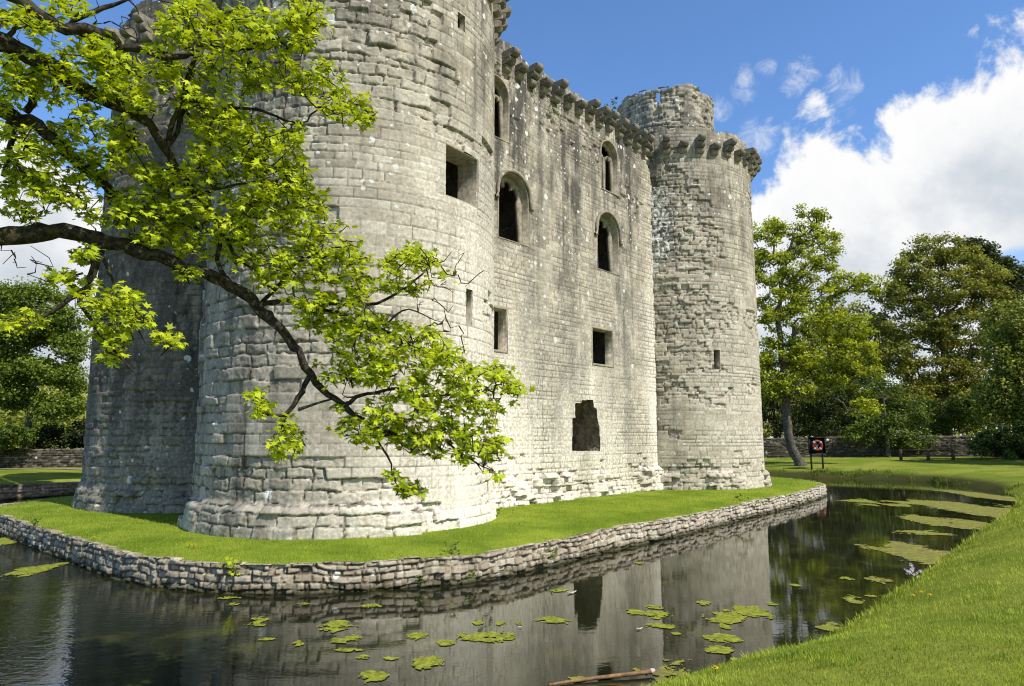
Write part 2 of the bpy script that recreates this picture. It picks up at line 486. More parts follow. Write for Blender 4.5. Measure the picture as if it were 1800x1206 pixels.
# wall openings
def wr(x0, x1, y0, y1):
    a = wall_uv(x0, (y0+y1)/2)[0]; b = wall_uv(x1, (y0+y1)/2)[0]
    xm = (x0+x1)/2
    return a, b, wall_uv(x0 if x0 > 872 else xm, y1)[1], wall_uv(x0 if x0 > 872 else xm, y0)[1]
a2 = wr(1051, 1086, 372, 470); a1 = wr(881, 930, 297, 414)
W_a1 = arch(a1[0]-.1, a1[0]-.1+(a2[1]-a2[0])*1.0, a2[2], a2[3])
W_a2 = arch(*a2)
b2 = wr(1058, 1085, 243, 329)
W_b2 = arch(*b2); W_b1 = arch(a1[0]-.95, a1[0]-.95+(b2[1]-b2[0])*1.02, b2[2]+.05, b2[3]+.05)
c2 = wr(1043, 1075, 578, 637); W_c2 = rect(*c2)
c1u = wall_uv(866, 575)[0]; W_c1 = rect(wall_uv(888, 575)[0]-(c2[1]-c2[0]), wall_uv(888, 575)[0], c2[2], c2[3])
hole_px = [(1006, 793), (1055, 793), (1055, 775), (1054, 752), (1050, 735), (1049, 718), (1044, 716), (1043, 703), (1023, 703), (1022, 708), (1011, 709), (1011, 735), (1006, 735)]
W_h = [wall_uv(*p) for p in hole_px]
wall_holes = [(W_a1, .08), (W_a2, .08), (W_b1, .08), (W_b2, .08), (W_c1, .06), (W_c2, .06), (W_h, 0)]

def ring_pts(vals, lo, hi, fine, coarse):
    pass

# ---- the long wall
def build_wall():
    u = np.arange(15.2, 33.2, .034); v = np.arange(-.1, 18.8, .034)
    U, Vv = np.meshgrid(u, v, indexing='ij')
    hgt = Vv-LAWN
    def ero(a, z):
        h = z-LAWN; e = fbm(a*.35, z*.5, 31, 4)
        low = sst(1.9, .3, h+1.2*(vn(a*.6, z*0, 5)-.5))
        top = sst(12.2, 15.5, h+2.5*(fbm(a*.4, z*.4, 9)-.5))
        return np.clip(.62*sst(.40, .66, e)*top + low*.9*sst(.3, .52, fbm(a*.8, z*1.2, 44)), 0, 1)
    disp, col, (bi, bj, hb2, hb, uc) = masonry(U, Vv, .178, .36, 5, ero, joint=.022, offs=.005, depth=.013)
    # battered plinth, mostly eroded
    pl = .24*sst(1.2, .9, hgt)*(fbm(uc*.5, hgt*0+3, 77, 2)+.35*(hb2-.5) > .42)
    disp = disp+pl+.10*sst(.5, 0, hgt)
    # dark weathering, white run-off, lichen
    s = (U-18.9)/11.4
    wd = .42+.42*sst(9, 15, hgt)+.50*sst(.46, .68, fbm(U*.55, Vv*.06, 3))*sst(1, 4, hgt)
    wd = wd*sst(-.2, 1.6, hgt)*(1-.75*np.exp(-((s-.975)/.035)**2))
    cu = (c2[0]+c2[1])/2
    wh = .85*np.exp(-((U-(c2[0]-.25))/.42)**2)*sst(6.8, 5.2, Vv)*sst(3.2, 4.2, Vv)
    wh += .7*np.exp(-((s-.965)/.05)**2)*sst(14, 8, hgt)
    wh += .65*sst(6, 1, hgt)*sst(.36, .6, fbm(U*.9, Vv*.12, 8)) + .8*sst(.25, 0, s)*sst(12, 2, hgt)*.8+.3*sst(11, 4, hgt)
    li = .10+.24*sst(8, 13.5, hgt)+.7*(fbm(U*.35, Vv*.35, 2)-.5)*sst(5, 10, hgt)
    topz = 18.15+.18*(hsh(bi, 5)-.5)+.22*(fbm(U*.6, U*0, 91, 3)-.5)+.35*sst(20.4, 19.6, U)
    cu_, cv = (u[:-1]+u[1:])/2, (v[:-1]+v[1:])/2
    CU, CV = np.meshgrid(cu_, cv, indexing='ij')
    keep = CV < topz[:-1, :-1]
    for poly, gr in wall_holes:
        keep &= ~inpoly(CU, CV, grow_poly(poly, gr) if gr else poly)
    Pn = wall_P(U, Vv, disp).reshape(-1, 3)
    F = grid_faces(len(u), len(v), keep)
    col = col.reshape(-1, 4); wx = np.stack([wd, wh, li, li*0+1], -1).reshape(-1, 4); uv = np.stack([U, Vv], -1).reshape(-1, 2)
    Pn, F, col, wx, uv = compact(Pn, F, col, wx, uv)
    o = mesh_np('curtain_wall', Pn, F, M_wall, castle, {'stone': col, 'wx': wx}, uv)
    back = MB(); p0 = wall_P(16, 0, -1.9); p1 = wall_P(32.5, 0, -1.9); c = (p0+p1)/2
    back.box((c[0], c[1], 9.2), (16.5, .25, 17.4), math.atan2(WD[1], WD[0]))
    back.build('inner_face', M_in, o) if False else None
    return o
curtain = build_wall()

def corbel_mesh(seed, broken=0):
    """two rolled courses stepping out; local +Y is outward, origin at the bottom on the wall face"""
    rs = np.random.default_rng(seed); mb = MB()
    tiers = [(0.0, .27, .26), (.28, .54, .46), (.55, .82, .66)]
    for k, (z0, z1, pr) in enumerate(tiers[:3-broken]):
        w = .36+rs.uniform(-.03, .05); pr = pr+rs.uniform(-.04, .03); h = z1-z0
        r = h*.62
        prof = [(-.35, z0)] + [(pr-r+r*math.sin(a), z0+r-r*math.cos(a)) for a in np.linspace(0, math.pi/2, 6)] + [(pr-.01, z1-.03), (pr-.05, z1), (-.35, z1)]
        m = len(prof)
        xs = [-w/2, -w/2+.03, w/2-.03, w/2]; sc = [.9, 1, 1, .9]
        V = []
        zc = (z0+z1)/2
        for x, q in zip(xs, sc):
            for (y, z) in prof: V.append((x+rs.uniform(-.008, .008), (y*q if y > 0 else y)+rs.uniform(-.012, .012), zc+(z-zc)*(.97 if q < 1 else 1)+rs.uniform(-.008, .008)))
        F = [(k2*m+i, k2*m+(i+1) % m, (k2+1)*m+(i+1) % m, (k2+1)*m+i) for k2 in range(3) for i in range(m)]
        mb.add(V, F)
        for base, rev in ((0, 1), (3*m, 0)):
            idx = list(range(base, base+m)); 
            c = len(V); 
            cen = np.mean([V[i] for i in idx], 0)
            mb.add([V[i] for i in idx]+[cen], [((i+1) % m, i, m) if rev else (i, (i+1) % m, m) for i in range(m)])
    o = mb.build('corbel', M_corb)
    return o
corb_src = [corbel_mesh(1), corbel_mesh(2), corbel_mesh(3, 1), corbel_mesh(4), corbel_mesh(5, 1)]
used_src = set()
def put_corbel(p, ang, parent, k):
    src = corb_src[k]
    if k not in used_src: o = src; used_src.add(k)
    else:
        o = src.copy(); C.objects.link(o)
    o.parent = parent; o.location = p; o.rotation_euler = (random.uniform(-.03, .03), random.uniform(-.03, .03), ang+random.uniform(-.05, .05))
wang = math.atan2(WN[1], WN[0])-math.pi/2
k = 0
uu = 19.15
while uu < 30.0:
    p = wall_P(uu, CORB_Z+random.uniform(-.04, .04), -.02)
    put_corbel(tuple(float(q) for q in p), wang, curtain, random.choice([0, 1, 1, 3, 2, 0, 4]))
    uu += .80+random.uniform(-.05, .05)

window(wall_P, W_a1, 0, WN, hood=True, tracery='cusp', label='arched window with hood mould close beside the near tower')
window(wall_P, W_a2, 0, WN, hood=True, tracery='cusp', label='arched window with hood mould in the middle of the wall')
window(wall_P, W_b1, 0, WN, tracery='two_light')
window(wall_P, W_b2, 0, WN, tracery='two_light')
window(wall_P, W_c1, 0, WN, fw=.13)
window(wall_P, W_c2, 0, WN, fw=.13)
window(wall_P, W_h, 0, WN, fw=0, rough=.07, splay=.3, deep=4.5, label='ragged broken opening low in the wall', mat=M_hole)

# ---- towers
def build_tower(name_label, c, res, u_lo, u_hi, seed, ch, bw, holes, erof, wxf, top, plinth=.30, topjag=.3, plm=lambda a: 1., mat=None):
    u = [u_lo]
    while u[-1] < u_hi:
        s = res(u[-1]) if callable(res) else res
        u.append(u[-1]+s)
    u = np.array(u); vstep = .027 if seed == 101 else .04
    v = np.arange(-.1, top+.9, vstep)
    U, Vv = np.meshgrid(u, v, indexing='ij'); hgt = Vv-LAWN
    ero = lambda a, z: erof(a, z-LAWN)
    disp, col, (bi, bj, hb2, hb, uc) = masonry(U, Vv, ch, bw, seed, ero, joint=.022, offs=.007, depth=.018, rubble=.17)
    pn = fbm(U*.55, Vv*0+1, seed+50, 2)
    pl = sst(.92, .66, hgt+.05*vn(U*3, Vv*0, 4))*plm(uc)*(fbm(uc*.55, hgt*0+1, seed+50, 2)+.22*(hb2-.5) > .40)
    disp = disp+plinth*pl+.10*sst(.7, 0., hgt)*sst(-.2, .1, pn)
    disp = disp+.03*(1-hgt/18)
    wd, wh, li = wxf(U, hgt)
    wd = np.where(pl > .5, np.maximum(wd, .5), wd)
    topz = top+topjag*(hsh(bi, seed+3)-.5)*.7+topjag*1.6*(fbm(U*.45, U*0, seed+91, 3)-.5)
    CU, CV = np.meshgrid((u[:-1]+u[1:])/2, (v[:-1]+v[1:])/2, indexing='ij')
    keep = CV < topz[:-1, :-1]
    for poly, gr in holes: keep &= ~inpoly(CU, CV, grow_poly(poly, gr))
    Pn = tower_P(c)(U, Vv, disp).reshape(-1, 3)
    F = grid_faces(len(u), len(v), keep)
    F = F[:, ::-1]
    col = col.reshape(-1, 4); wx = np.stack([wd, wh, li, li*0+1], -1).reshape(-1, 4); uv = np.stack([U, Vv], -1).reshape(-1, 2)
    Pn, F, col, wx, uv = compact(Pn, F, col, wx, uv)
    o = mesh_np('tower', Pn, F, mat or M_wall, castle, {'stone': col, 'wx': wx}, uv)
    o['label'] = name_label
    return o
def tower_corbels(o, c, a0, a1, z, n):
    for k in range(n):
        a = a0+(a1-a0)*k/(n-1)
        p = (c[0]+(TR-.03)*math.sin(a), c[1]+(TR-.03)*math.cos(a), z+random.uniform(-.04, .04))
        put_corbel(p, -a, o, random.choice([0, 1, 3, 0, 1, 2]))
def drum(o, c, r, z0, z1, seed, aim, slit=None):
    u = np.arange(-math.pi*r-.1, math.pi*r+.1, .05); v = np.arange(z0, z1+.5, .06)
    U, Vv = np.meshgrid(u, v, indexing='ij')
    ero = np.clip(.25+.9*sst(.45, .7, fbm(U*.7, Vv*.9, seed))*sst(z0+.8, z0+2., Vv), 0, 1)
    disp, col, (bi, bj, h2, hb, uc) = masonry(U, Vv, .22, .38, seed, ero, joint=.04, offs=.02, depth=.03)
    topz = z1+.22*(hsh(bi, seed)-.5)+.35*(fbm(U*.7, U*0, seed+4)-.5)
    CU, CV = np.meshgrid((u[:-1]+u[1:])/2, (v[:-1]+v[1:])/2, indexing='ij')
    keep = CV < topz[:-1, :-1]
    if slit:
        for (s0, s1, q0, q1) in slit: keep &= ~((CU > s0) & (CU < s1) & (CV > q0) & (CV < q1))
    a = U/r+aim
    P = np.stack([c[0]+(r+disp)*np.sin(a), c[1]+(r+disp)*np.cos(a), Vv], -1).reshape(-1, 3)
    F = grid_faces(len(u), len(v), keep)[:, ::-1]
    wx = np.stack([.75+0*U, .1+0*U, .25+0*U, 1+0*U], -1).reshape(-1, 4)
    P, F, col, wx, uv = compact(P, F, col.reshape(-1, 4), wx, np.stack([U, Vv], -1).reshape(-1, 2))
    d = mesh_np('turret', P, F, M_wall, o, {'stone': col, 'wx': wx}, uv)
    return d
# near tower
aim = math.atan2(-T_NEAR[0], -T_NEAR[1]) % (2*math.pi)      # direction of the photographer from its centre
uA = TR*aim
def tuv(c, px, py):
    u, v = tower_uv(c, px, py)
    return (u % (2*math.pi*TR)), v
nw = [tuv(T_NEAR, 785, 340), tuv(T_NEAR, 838, 348), tuv(T_NEAR, 838, 285), tuv(T_NEAR, 785, 255)]
nwv0 = nw[0][1]; nwv1 = nw[3][1]
W_n = rect(min(nw[0][0], nw[1][0]), max(nw[0][0], nw[1][0]), nwv0, nwv1)
ns = [tuv(T_NEAR, 820, 540), tuv(T_NEAR, 828, 540)]
W_ns = rect(min(ns[0][0], ns[1][0]), max(ns[0][0], ns[1][0]), tuv(T_NEAR, 820, 569)[1], tuv(T_NEAR, 820, 510)[1])
nr = tuv(T_NEAR, 811, 38)
W_nr = rect(nr[0]-.14, nr[0]+.14, nr[1]-.25, nr[1]+.22)
def ero_near(U, h):
    x = (uA-U)/TR          # + towards the right of the picture
    base = fbm(U*.38, h*.62, 61, 4)
    lft = sst(.35, -.45, x); upl = sst(9, 13.5, h)*sst(.75, .1, x)
    band = np.clip(.24*lft+.24*upl-.20*sst(.3, .9, x), -.3, .45)
    low = .26*sst(2.4, .6, h)
    return np.clip(sst(.46, .70, base+band*.85+low), 0, 1)*.95
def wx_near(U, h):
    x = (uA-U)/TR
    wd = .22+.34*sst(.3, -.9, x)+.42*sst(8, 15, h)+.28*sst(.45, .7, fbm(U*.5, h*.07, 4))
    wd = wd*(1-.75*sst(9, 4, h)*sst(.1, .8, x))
    wh = .95*sst(.0, .8, x)*sst(14, 6, h)+.6*sst(5, 0, h)*sst(-.6, .3, x)  # right side whitened: the sun's glare is put into the stone colour
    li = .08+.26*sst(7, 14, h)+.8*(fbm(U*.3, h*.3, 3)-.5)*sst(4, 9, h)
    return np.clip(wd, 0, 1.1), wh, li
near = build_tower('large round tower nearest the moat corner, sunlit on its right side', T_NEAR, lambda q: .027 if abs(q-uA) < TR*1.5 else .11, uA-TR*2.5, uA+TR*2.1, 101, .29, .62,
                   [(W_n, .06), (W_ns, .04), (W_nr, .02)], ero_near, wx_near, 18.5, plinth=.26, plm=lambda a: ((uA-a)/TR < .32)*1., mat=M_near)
def nrm_at(u): return np.array((math.sin(u/TR), math.cos(u/TR)))
window(tower_P(T_NEAR), W_n, 0, nrm_at(np.mean([p[0] for p in W_n])), fw=.10, deep=4, mid=.75, splay=.5, proud=.0, label='square window high in the near tower')
window(tower_P(T_NEAR), W_ns, 0, nrm_at(np.mean([p[0] for p in W_ns])), fw=.1, deep=1.2, mid=.3, splay=.0, proud=.0, label='tall narrow blocked slit in the near tower')
window(tower_P(T_NEAR), W_nr, 0, nrm_at(np.mean([p[0] for p in W_nr])), fw=.07, deep=.6, mid=.2, splay=.0, proud=0)
tower_corbels(near, T_NEAR, aim-2.0, aim+1.9, 17.2, 22)
# right tower
aimR = math.atan2(-T_RIGHT[0], -T_RIGHT[1]) % (2*math.pi); uR = TR*aimR
rs_ = [tuv(T_RIGHT, 1256, 630), tuv(T_RIGHT, 1265, 630)]
W_rs = rect(min(rs_[0][0], rs_[1][0]), max(rs_[0][0], rs_[1][0]), tuv(T_RIGHT, 1260, 648)[1], tuv(T_RIGHT, 1260, 616)[1])
def ero_right(U, h):
    x = (uR-U)/TR
    base = fbm(U*.42, h*.6, 161, 4)
    mid = sst(7, 8.5, h)*sst(14.6, 13, h)*sst(1.0, .45, x)
    return np.clip(sst(.50, .64, base+.16*mid-.06*sst(4, 5, h)*sst(8, 7, h)-.12*sst(.5, 1, x)+.22*sst(1.8, .5, h)), 0, 1)*.9
def wx_right(U, h):
    x = (uR-U)/TR
    wd = .32+.55*sst(.35, -.4, x)*sst(.5, 3, h)+.35*sst(9, 15, h)-.2*sst(7, 4, h)*sst(0, .5, x)
    wh = .35*sst(0, .9, x)*sst(12, 3, h)
    li = .10+.62*sst(9.5, 11.5, h)*sst(.35, -.1, x)*sst(16.5, 14.5, h)+.12*sst(8, 12, h)+.3*(fbm(U*.4, h*.4, 3)-.5)
    return np.clip(wd, 0, 1.1), wh, li
right = build_tower('round tower at the far end of the wall with a turret on top', T_RIGHT, lambda q: .038 if abs(q-uR) < TR*1.55 else .14, uR-TR*2.4, uR+TR*2.0, 102, .205, .40,
                    [(W_rs, .03)], ero_right, wx_right, 18.5, plinth=.22)
window(tower_P(T_RIGHT), W_rs, 0, nrm_at(W_rs[0][0]), fw=.08, deep=2, mid=.4, splay=.0, proud=0, label='narrow slit in the far tower')
tower_corbels(right, T_RIGHT, aimR-2.0, aimR+1.25, 17.2, 19)
drum(right, T_RIGHT, 2.72, 17.6, 21.8, 301, aimR, [(.22, .42, 20.95, 21.5)])
# left tower, in shade
aimL = math.atan2(-T_LEFT[0], -T_LEFT[1]) % (2*math.pi); uL = TR*aimL
def ero_left(U, h):
    base = fbm(U*.4, h*.7, 261, 4)
    return np.clip(sst(.50, .66, base+.1*sst(10, 13, h)+.15*sst(2.4, .8, h)), 0, 1)*.85
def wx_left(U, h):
    return 1.25+0*U, .10+.18*sst(5, 1, h), .10+.8*(fbm(U*.4, h*.4, 8)-.45)  # strong staining, raised to carry the tower's shade
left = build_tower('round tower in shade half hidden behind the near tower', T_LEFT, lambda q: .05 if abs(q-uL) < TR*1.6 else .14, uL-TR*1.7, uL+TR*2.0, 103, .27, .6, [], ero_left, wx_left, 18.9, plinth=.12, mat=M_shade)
tower_corbels(left, T_LEFT, aimL-.6, aimL+1.9, 17.4, 14)
drum(left, T_LEFT, 2.72, 17.6, 22.4, 302, aimL)

for o in castle.children: o.location = -Vector(castle.location)
for k_, o_ in enumerate(corb_src):
    if k_ not in used_src: bpy.data.objects.remove(o_)
# ------------------------------------------------------------------ island, moat, banks
top_px = [(1453, 848), (1448, 853), (1400, 866), (1300, 885), (1200, 907), (1060, 931), (940, 956), (840, 974), (700, 982), (600, 988), (467, 991), (380, 988),
          (300, 983), (250, 976), (200, 967), (160, 955), (117, 941), (60, 924), (0, 905)]
isl = [on_level(x, y, LAWN) for x, y in top_px]
isl += [np.array(p) for p in ((-17.9, 24.0), (-19.0, 25.6), (-19.3, 27.8), (-18.9, 31.5), (-17.5, 37), (-14, 44), (-8, 51), (0, 56), (9, 56.5), (15.5, 50), (17.3, 43.5))]
def smooth_closed(P, it=2):
    P = np.array(P)
    for _ in range(it):
        Q = np.roll(P, -1, 0); P = np.stack([.75*P+.25*Q, .25*P+.75*Q], 1).reshape(-1, 2)
    return P
isl = smooth_closed(isl, 2)
def poly_sd(X, Y, P):
    """signed distance, negative inside"""
    d = np.full(np.shape(X), 1e9); n = len(P)
    for k in range(n):
        a = P[k]; e = P[(k+1) % n]-a; L = e@e+1e-12
        t = np.clip(((X-a[0])*e[0]+(Y-a[1])*e[1])/L, 0, 1)
        d = np.minimum(d, (X-a[0]-t*e[0])**2+(Y-a[1]-t*e[1])**2)
    d = np.sqrt(d)
    return np.where(inpoly(X, Y, P), -d, d)
# retaining wall (a ribbon of rubble all round the island)
per = resample(isl, .024)
nx = np.roll(per, -1, 0)-np.roll(per, 1, 0); tn = nx/np.linalg.norm(nx, axis=1, keepdims=True)
onrm = np.c_[tn[:, 1], -tn[:, 0]]
if inpoly(np.array([per[0, 0]+onrm[0, 0]]), np.array([per[0, 1]+onrm[0, 1]]), isl)[0]: onrm = -onrm
arcl = np.concatenate([[0], np.cumsum(np.linalg.norm(np.diff(per, axis=0), axis=1))])
rows = np.arange(-.30, .66, .018)
U, Vv = np.meshgrid(arcl, rows, indexing='ij')
ero_r = .42
Vst = Vv + .16*(fbm(U*.7, U*0, 72, 3)-.5)+.09*(vn(U*2.3, Vv*2, 73)-.5)
disp, colr, (bi, bj, hb2, hb, uc) = masonry(U, Vst, .115, .20, 71, ero_r, joint=.030, offs=.013, depth=.034, jit=.9, rough=.010, rubble=.05, rnd=.02)
tophgt = .57+.05*(hsh(np.floor(arcl/.33), 3)-.5)+.09*(fbm(arcl*.35, arcl*0, 4, 3)-.5)
inner = per-onrm*.32
Pw = np.stack([per[:, None, 0]+onrm[:, None, 0]*(disp+.06-.10*Vv), per[:, None, 1]+onrm[:, None, 1]*(disp+.06-.10*Vv), np.minimum(Vv, tophgt[:, None])], -1)
capr = np.stack([inner[:, 0], inner[:, 1], tophgt-.03], -1)[:, None, :]
midr = np.stack([per[:, 0]-onrm[:, 0]*.12, per[:, 1]-onrm[:, 1]*.12, tophgt+.02*(hsh(np.floor(arcl/.33), 9)-.5)], -1)[:, None, :]
Pw = np.concatenate([Pw, midr, capr], 1)
colr = np.concatenate([colr, colr[:, -1:], colr[:, -1:]], 1)
Uw = np.concatenate([U, U[:, :1], U[:, :1]], 1); Vw_ = np.concatenate([Vv, Vv[:, -1:]+.15, Vv[:, -1:]+.35], 1)
nv = Pw.shape[1]; nu = Pw.shape[0]
a = np.arange(nu)[:, None]*nv+np.arange(nv-1)[None, :]; a2_ = (np.arange(nu)[:, None]+1) % nu*nv+np.arange(nv-1)[None, :]
F = np.stack([a, a2_, a2_+1, a+1], -1).reshape(-1, 4)
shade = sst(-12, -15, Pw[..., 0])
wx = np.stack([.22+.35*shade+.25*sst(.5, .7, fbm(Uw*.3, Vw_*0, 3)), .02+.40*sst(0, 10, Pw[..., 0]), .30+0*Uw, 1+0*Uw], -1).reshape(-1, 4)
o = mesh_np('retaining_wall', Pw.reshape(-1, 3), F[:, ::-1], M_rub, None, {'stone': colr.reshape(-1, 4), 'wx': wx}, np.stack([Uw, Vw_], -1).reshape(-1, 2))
tag(o, 'low dry stone retaining wall edging the island lawn above the moat', 'retaining wall')
# island lawn
def lawn_z(x, y):
    sd = -poly_sd(x, y, isl)
    return LAWN-.06*sst(.5, .1, sd)+.10*sst(.3, 3.5, sd)*0+.05*(fbm(x*.5, y*.5, 12)-.5)+.03*sst(.2, .8, sd)
bd = resample(smooth_closed(isl, 0), .25); cen = np.array((1.0, 34.0))
bn = np.roll(bd, -1, 0)-np.roll(bd, 1, 0); bn /= np.linalg.norm(bn, axis=1, keepdims=True); bn = np.c_[bn[:, 1], -bn[:, 0]]
if inpoly(np.array([bd[0, 0]+bn[0, 0]]), np.array([bd[0, 1]+bn[0, 1]]), isl)[0]: bn = -bn
bd0 = bd-bn*(.10+.10*(fbm(np.arange(len(bd))*.22, np.zeros(len(bd)), 5)-.35))[:, None]
rings = [bd0]+[bd0+(cen-bd0)*t for t in (.01, .025, .045, .07, .1, .14, .19, .25, .32, .4, .5, .62, .75, .88, .97)]
Pl = np.concatenate(rings); zl = lawn_z(Pl[:, 0], Pl[:, 1]); nb = len(bd)
zl[:nb] -= .02
F = np.concatenate([np.stack([k*nb+np.arange(nb), k*nb+(np.arange(nb)+1) % nb, (k+1)*nb+(np.arange(nb)+1) % nb, (k+1)*nb+np.arange(nb)], -1) for k in range(len(rings)-1)])
o = mesh_np('island_lawn', np.c_[Pl, zl], F, M_lawn, None, {'tone': np.ones((len(Pl), 4))}, smooth=True)
tag(o, kind='structure')

wat_px = [(1145, 1212), (1200, 1196), (1300, 1166), (1380, 1146), (1440, 1130), (1500, 1094), (1560, 1050), (1640, 1000), (1690, 957), (1740, 924), (1780, 896), (1789, 882), (1780, 872), (1740, 861), (1640, 848), (1540, 843), (1430, 840), (1345, 838)]
moat = [on_level(x, y, 0) for x, y in wat_px]
moat += [np.array(p) for p in ((18, 60), (6, 66), (-8, 62), (-18, 52), (-22.5, 44), (-24.2, 38.5), (-25.4, 34.5), (-27, 28), (-26.5, 20), (-23, 12), (-17, 6.8), (-11, 5.6), (-6, 5.4), (-2, 6.6))]
moat = smooth_closed(moat, 2)
def ground_z(x, y):
    x = np.asarray(x, float); y = np.asarray(y, float)
    s = poly_sd(x, y, moat)
    nearb = sst(46, 24, y)*sst(-16, -8, x)
    A = .85+.72*nearb
    k = 2.9*nearb+1.5*(1-nearb)
    lftb = sst(-16, -20, x)*sst(16, 24, y)
    z = A*(1-np.exp(-np.maximum(s, 0)/k))
    z = z+.35*sst(4, 22, s)+.5*sst(30, 90, s)
    z = z*(1-lftb)+lftb*(.78*sst(.0, .35, s)+.35*sst(.3, 7, s))
    z = z+.06*(fbm(x*.45, y*.45, 21)-.5)*sst(.2, 1.5, s)
    z = np.where(s < 0, np.maximum(-.75, s*.55), z)
    # low hill rising far behind on the left
    z = z+9*sst(60, 170, -x+.35*(y-40))*sst(30, 90, y)
    return z
gx = np.unique(np.round(np.concatenate([np.linspace(-420, -45, 26), np.linspace(-45, -28, 30), np.arange(-28, 34, .3), np.linspace(34, 62, 50), np.linspace(62, 420, 26)]), 3))
gy = np.unique(np.round(np.concatenate([np.linspace(-120, -6, 16), np.arange(-6, 62, .3), np.linspace(62, 100, 40), np.linspace(100, 700, 26)]), 3))
X, Y = np.meshgrid(gx, gy, indexing='ij')
Z = ground_z(X, Y)
o = mesh_np('ground', np.stack([X, Y, Z], -1).reshape(-1, 3), grid_faces(len(gx), len(gy)), M_bank, None, {'tone': np.ones((X.size, 4))}, smooth=True)
tag(o, kind='structure')

# water
mw, nt = new_mat('moat_water'); g = NT(nt)
pos = g.n('ShaderNodeNewGeometry').outputs['Position']
weed = g.noise(pos, 1.1, 7, .7, .4)
sp = g.n('ShaderNodeSeparateXYZ'); g.put(sp.inputs[0], pos)
shal = g.rng(g.noise(pos, .35, 3), .4, .62)
wc = g.mix(g.math('MULTIPLY', g.rng(weed, .46, .66), shal), (.013, .015, .007), (.050, .052, .013))
speck = g.n('ShaderNodeTexVoronoi'); g.put(speck.inputs['Vector'], pos); speck.inputs['Scale'].default_value = 9
spc = g.n('ShaderNodeSeparateColor'); g.L.new(speck.outputs['Color'], spc.inputs[0])
sk = g.math('MULTIPLY', g.math('LESS_THAN', speck.outputs['Distance'], .10), g.math('GREATER_THAN', spc.outputs[0], .80))
sk = g.math('MULTIPLY', sk, g.rng(g.noise(pos, .5, 3), .45, .6))
wc = g.mix(sk, wc, (.22, .24, .04))
rip = g.noise(g.mapv(pos, (1.6, 3.0, 1)), 2.4, 4, .55)
rip2 = g.noise(g.mapv(pos, (.8, 1.6, 1)), 7.5, 3, .5)
calm = g.rng(sp.outputs[0], -8, -2.5, 1.0, .10)
bm = g.n('ShaderNodeBump'); g.put(bm.inputs['Height'], g.math('ADD', rip, g.math('MULTIPLY', rip2, .35)))
g.put(bm.inputs['Strength'], calm); bm.inputs['Distance'].default_value = .0075
g.out(g.bsdf(wc, g.math('MULTIPLY', sk, .6), .5, bm.outputs[0], IOR=1.45))
o = mesh_np('water', [(-60, -2, 0), (60, -2, 0), (60, 90, 0), (-60, 90, 0)], [(0, 1, 2, 3)], mw)
tag(o, kind='structure')

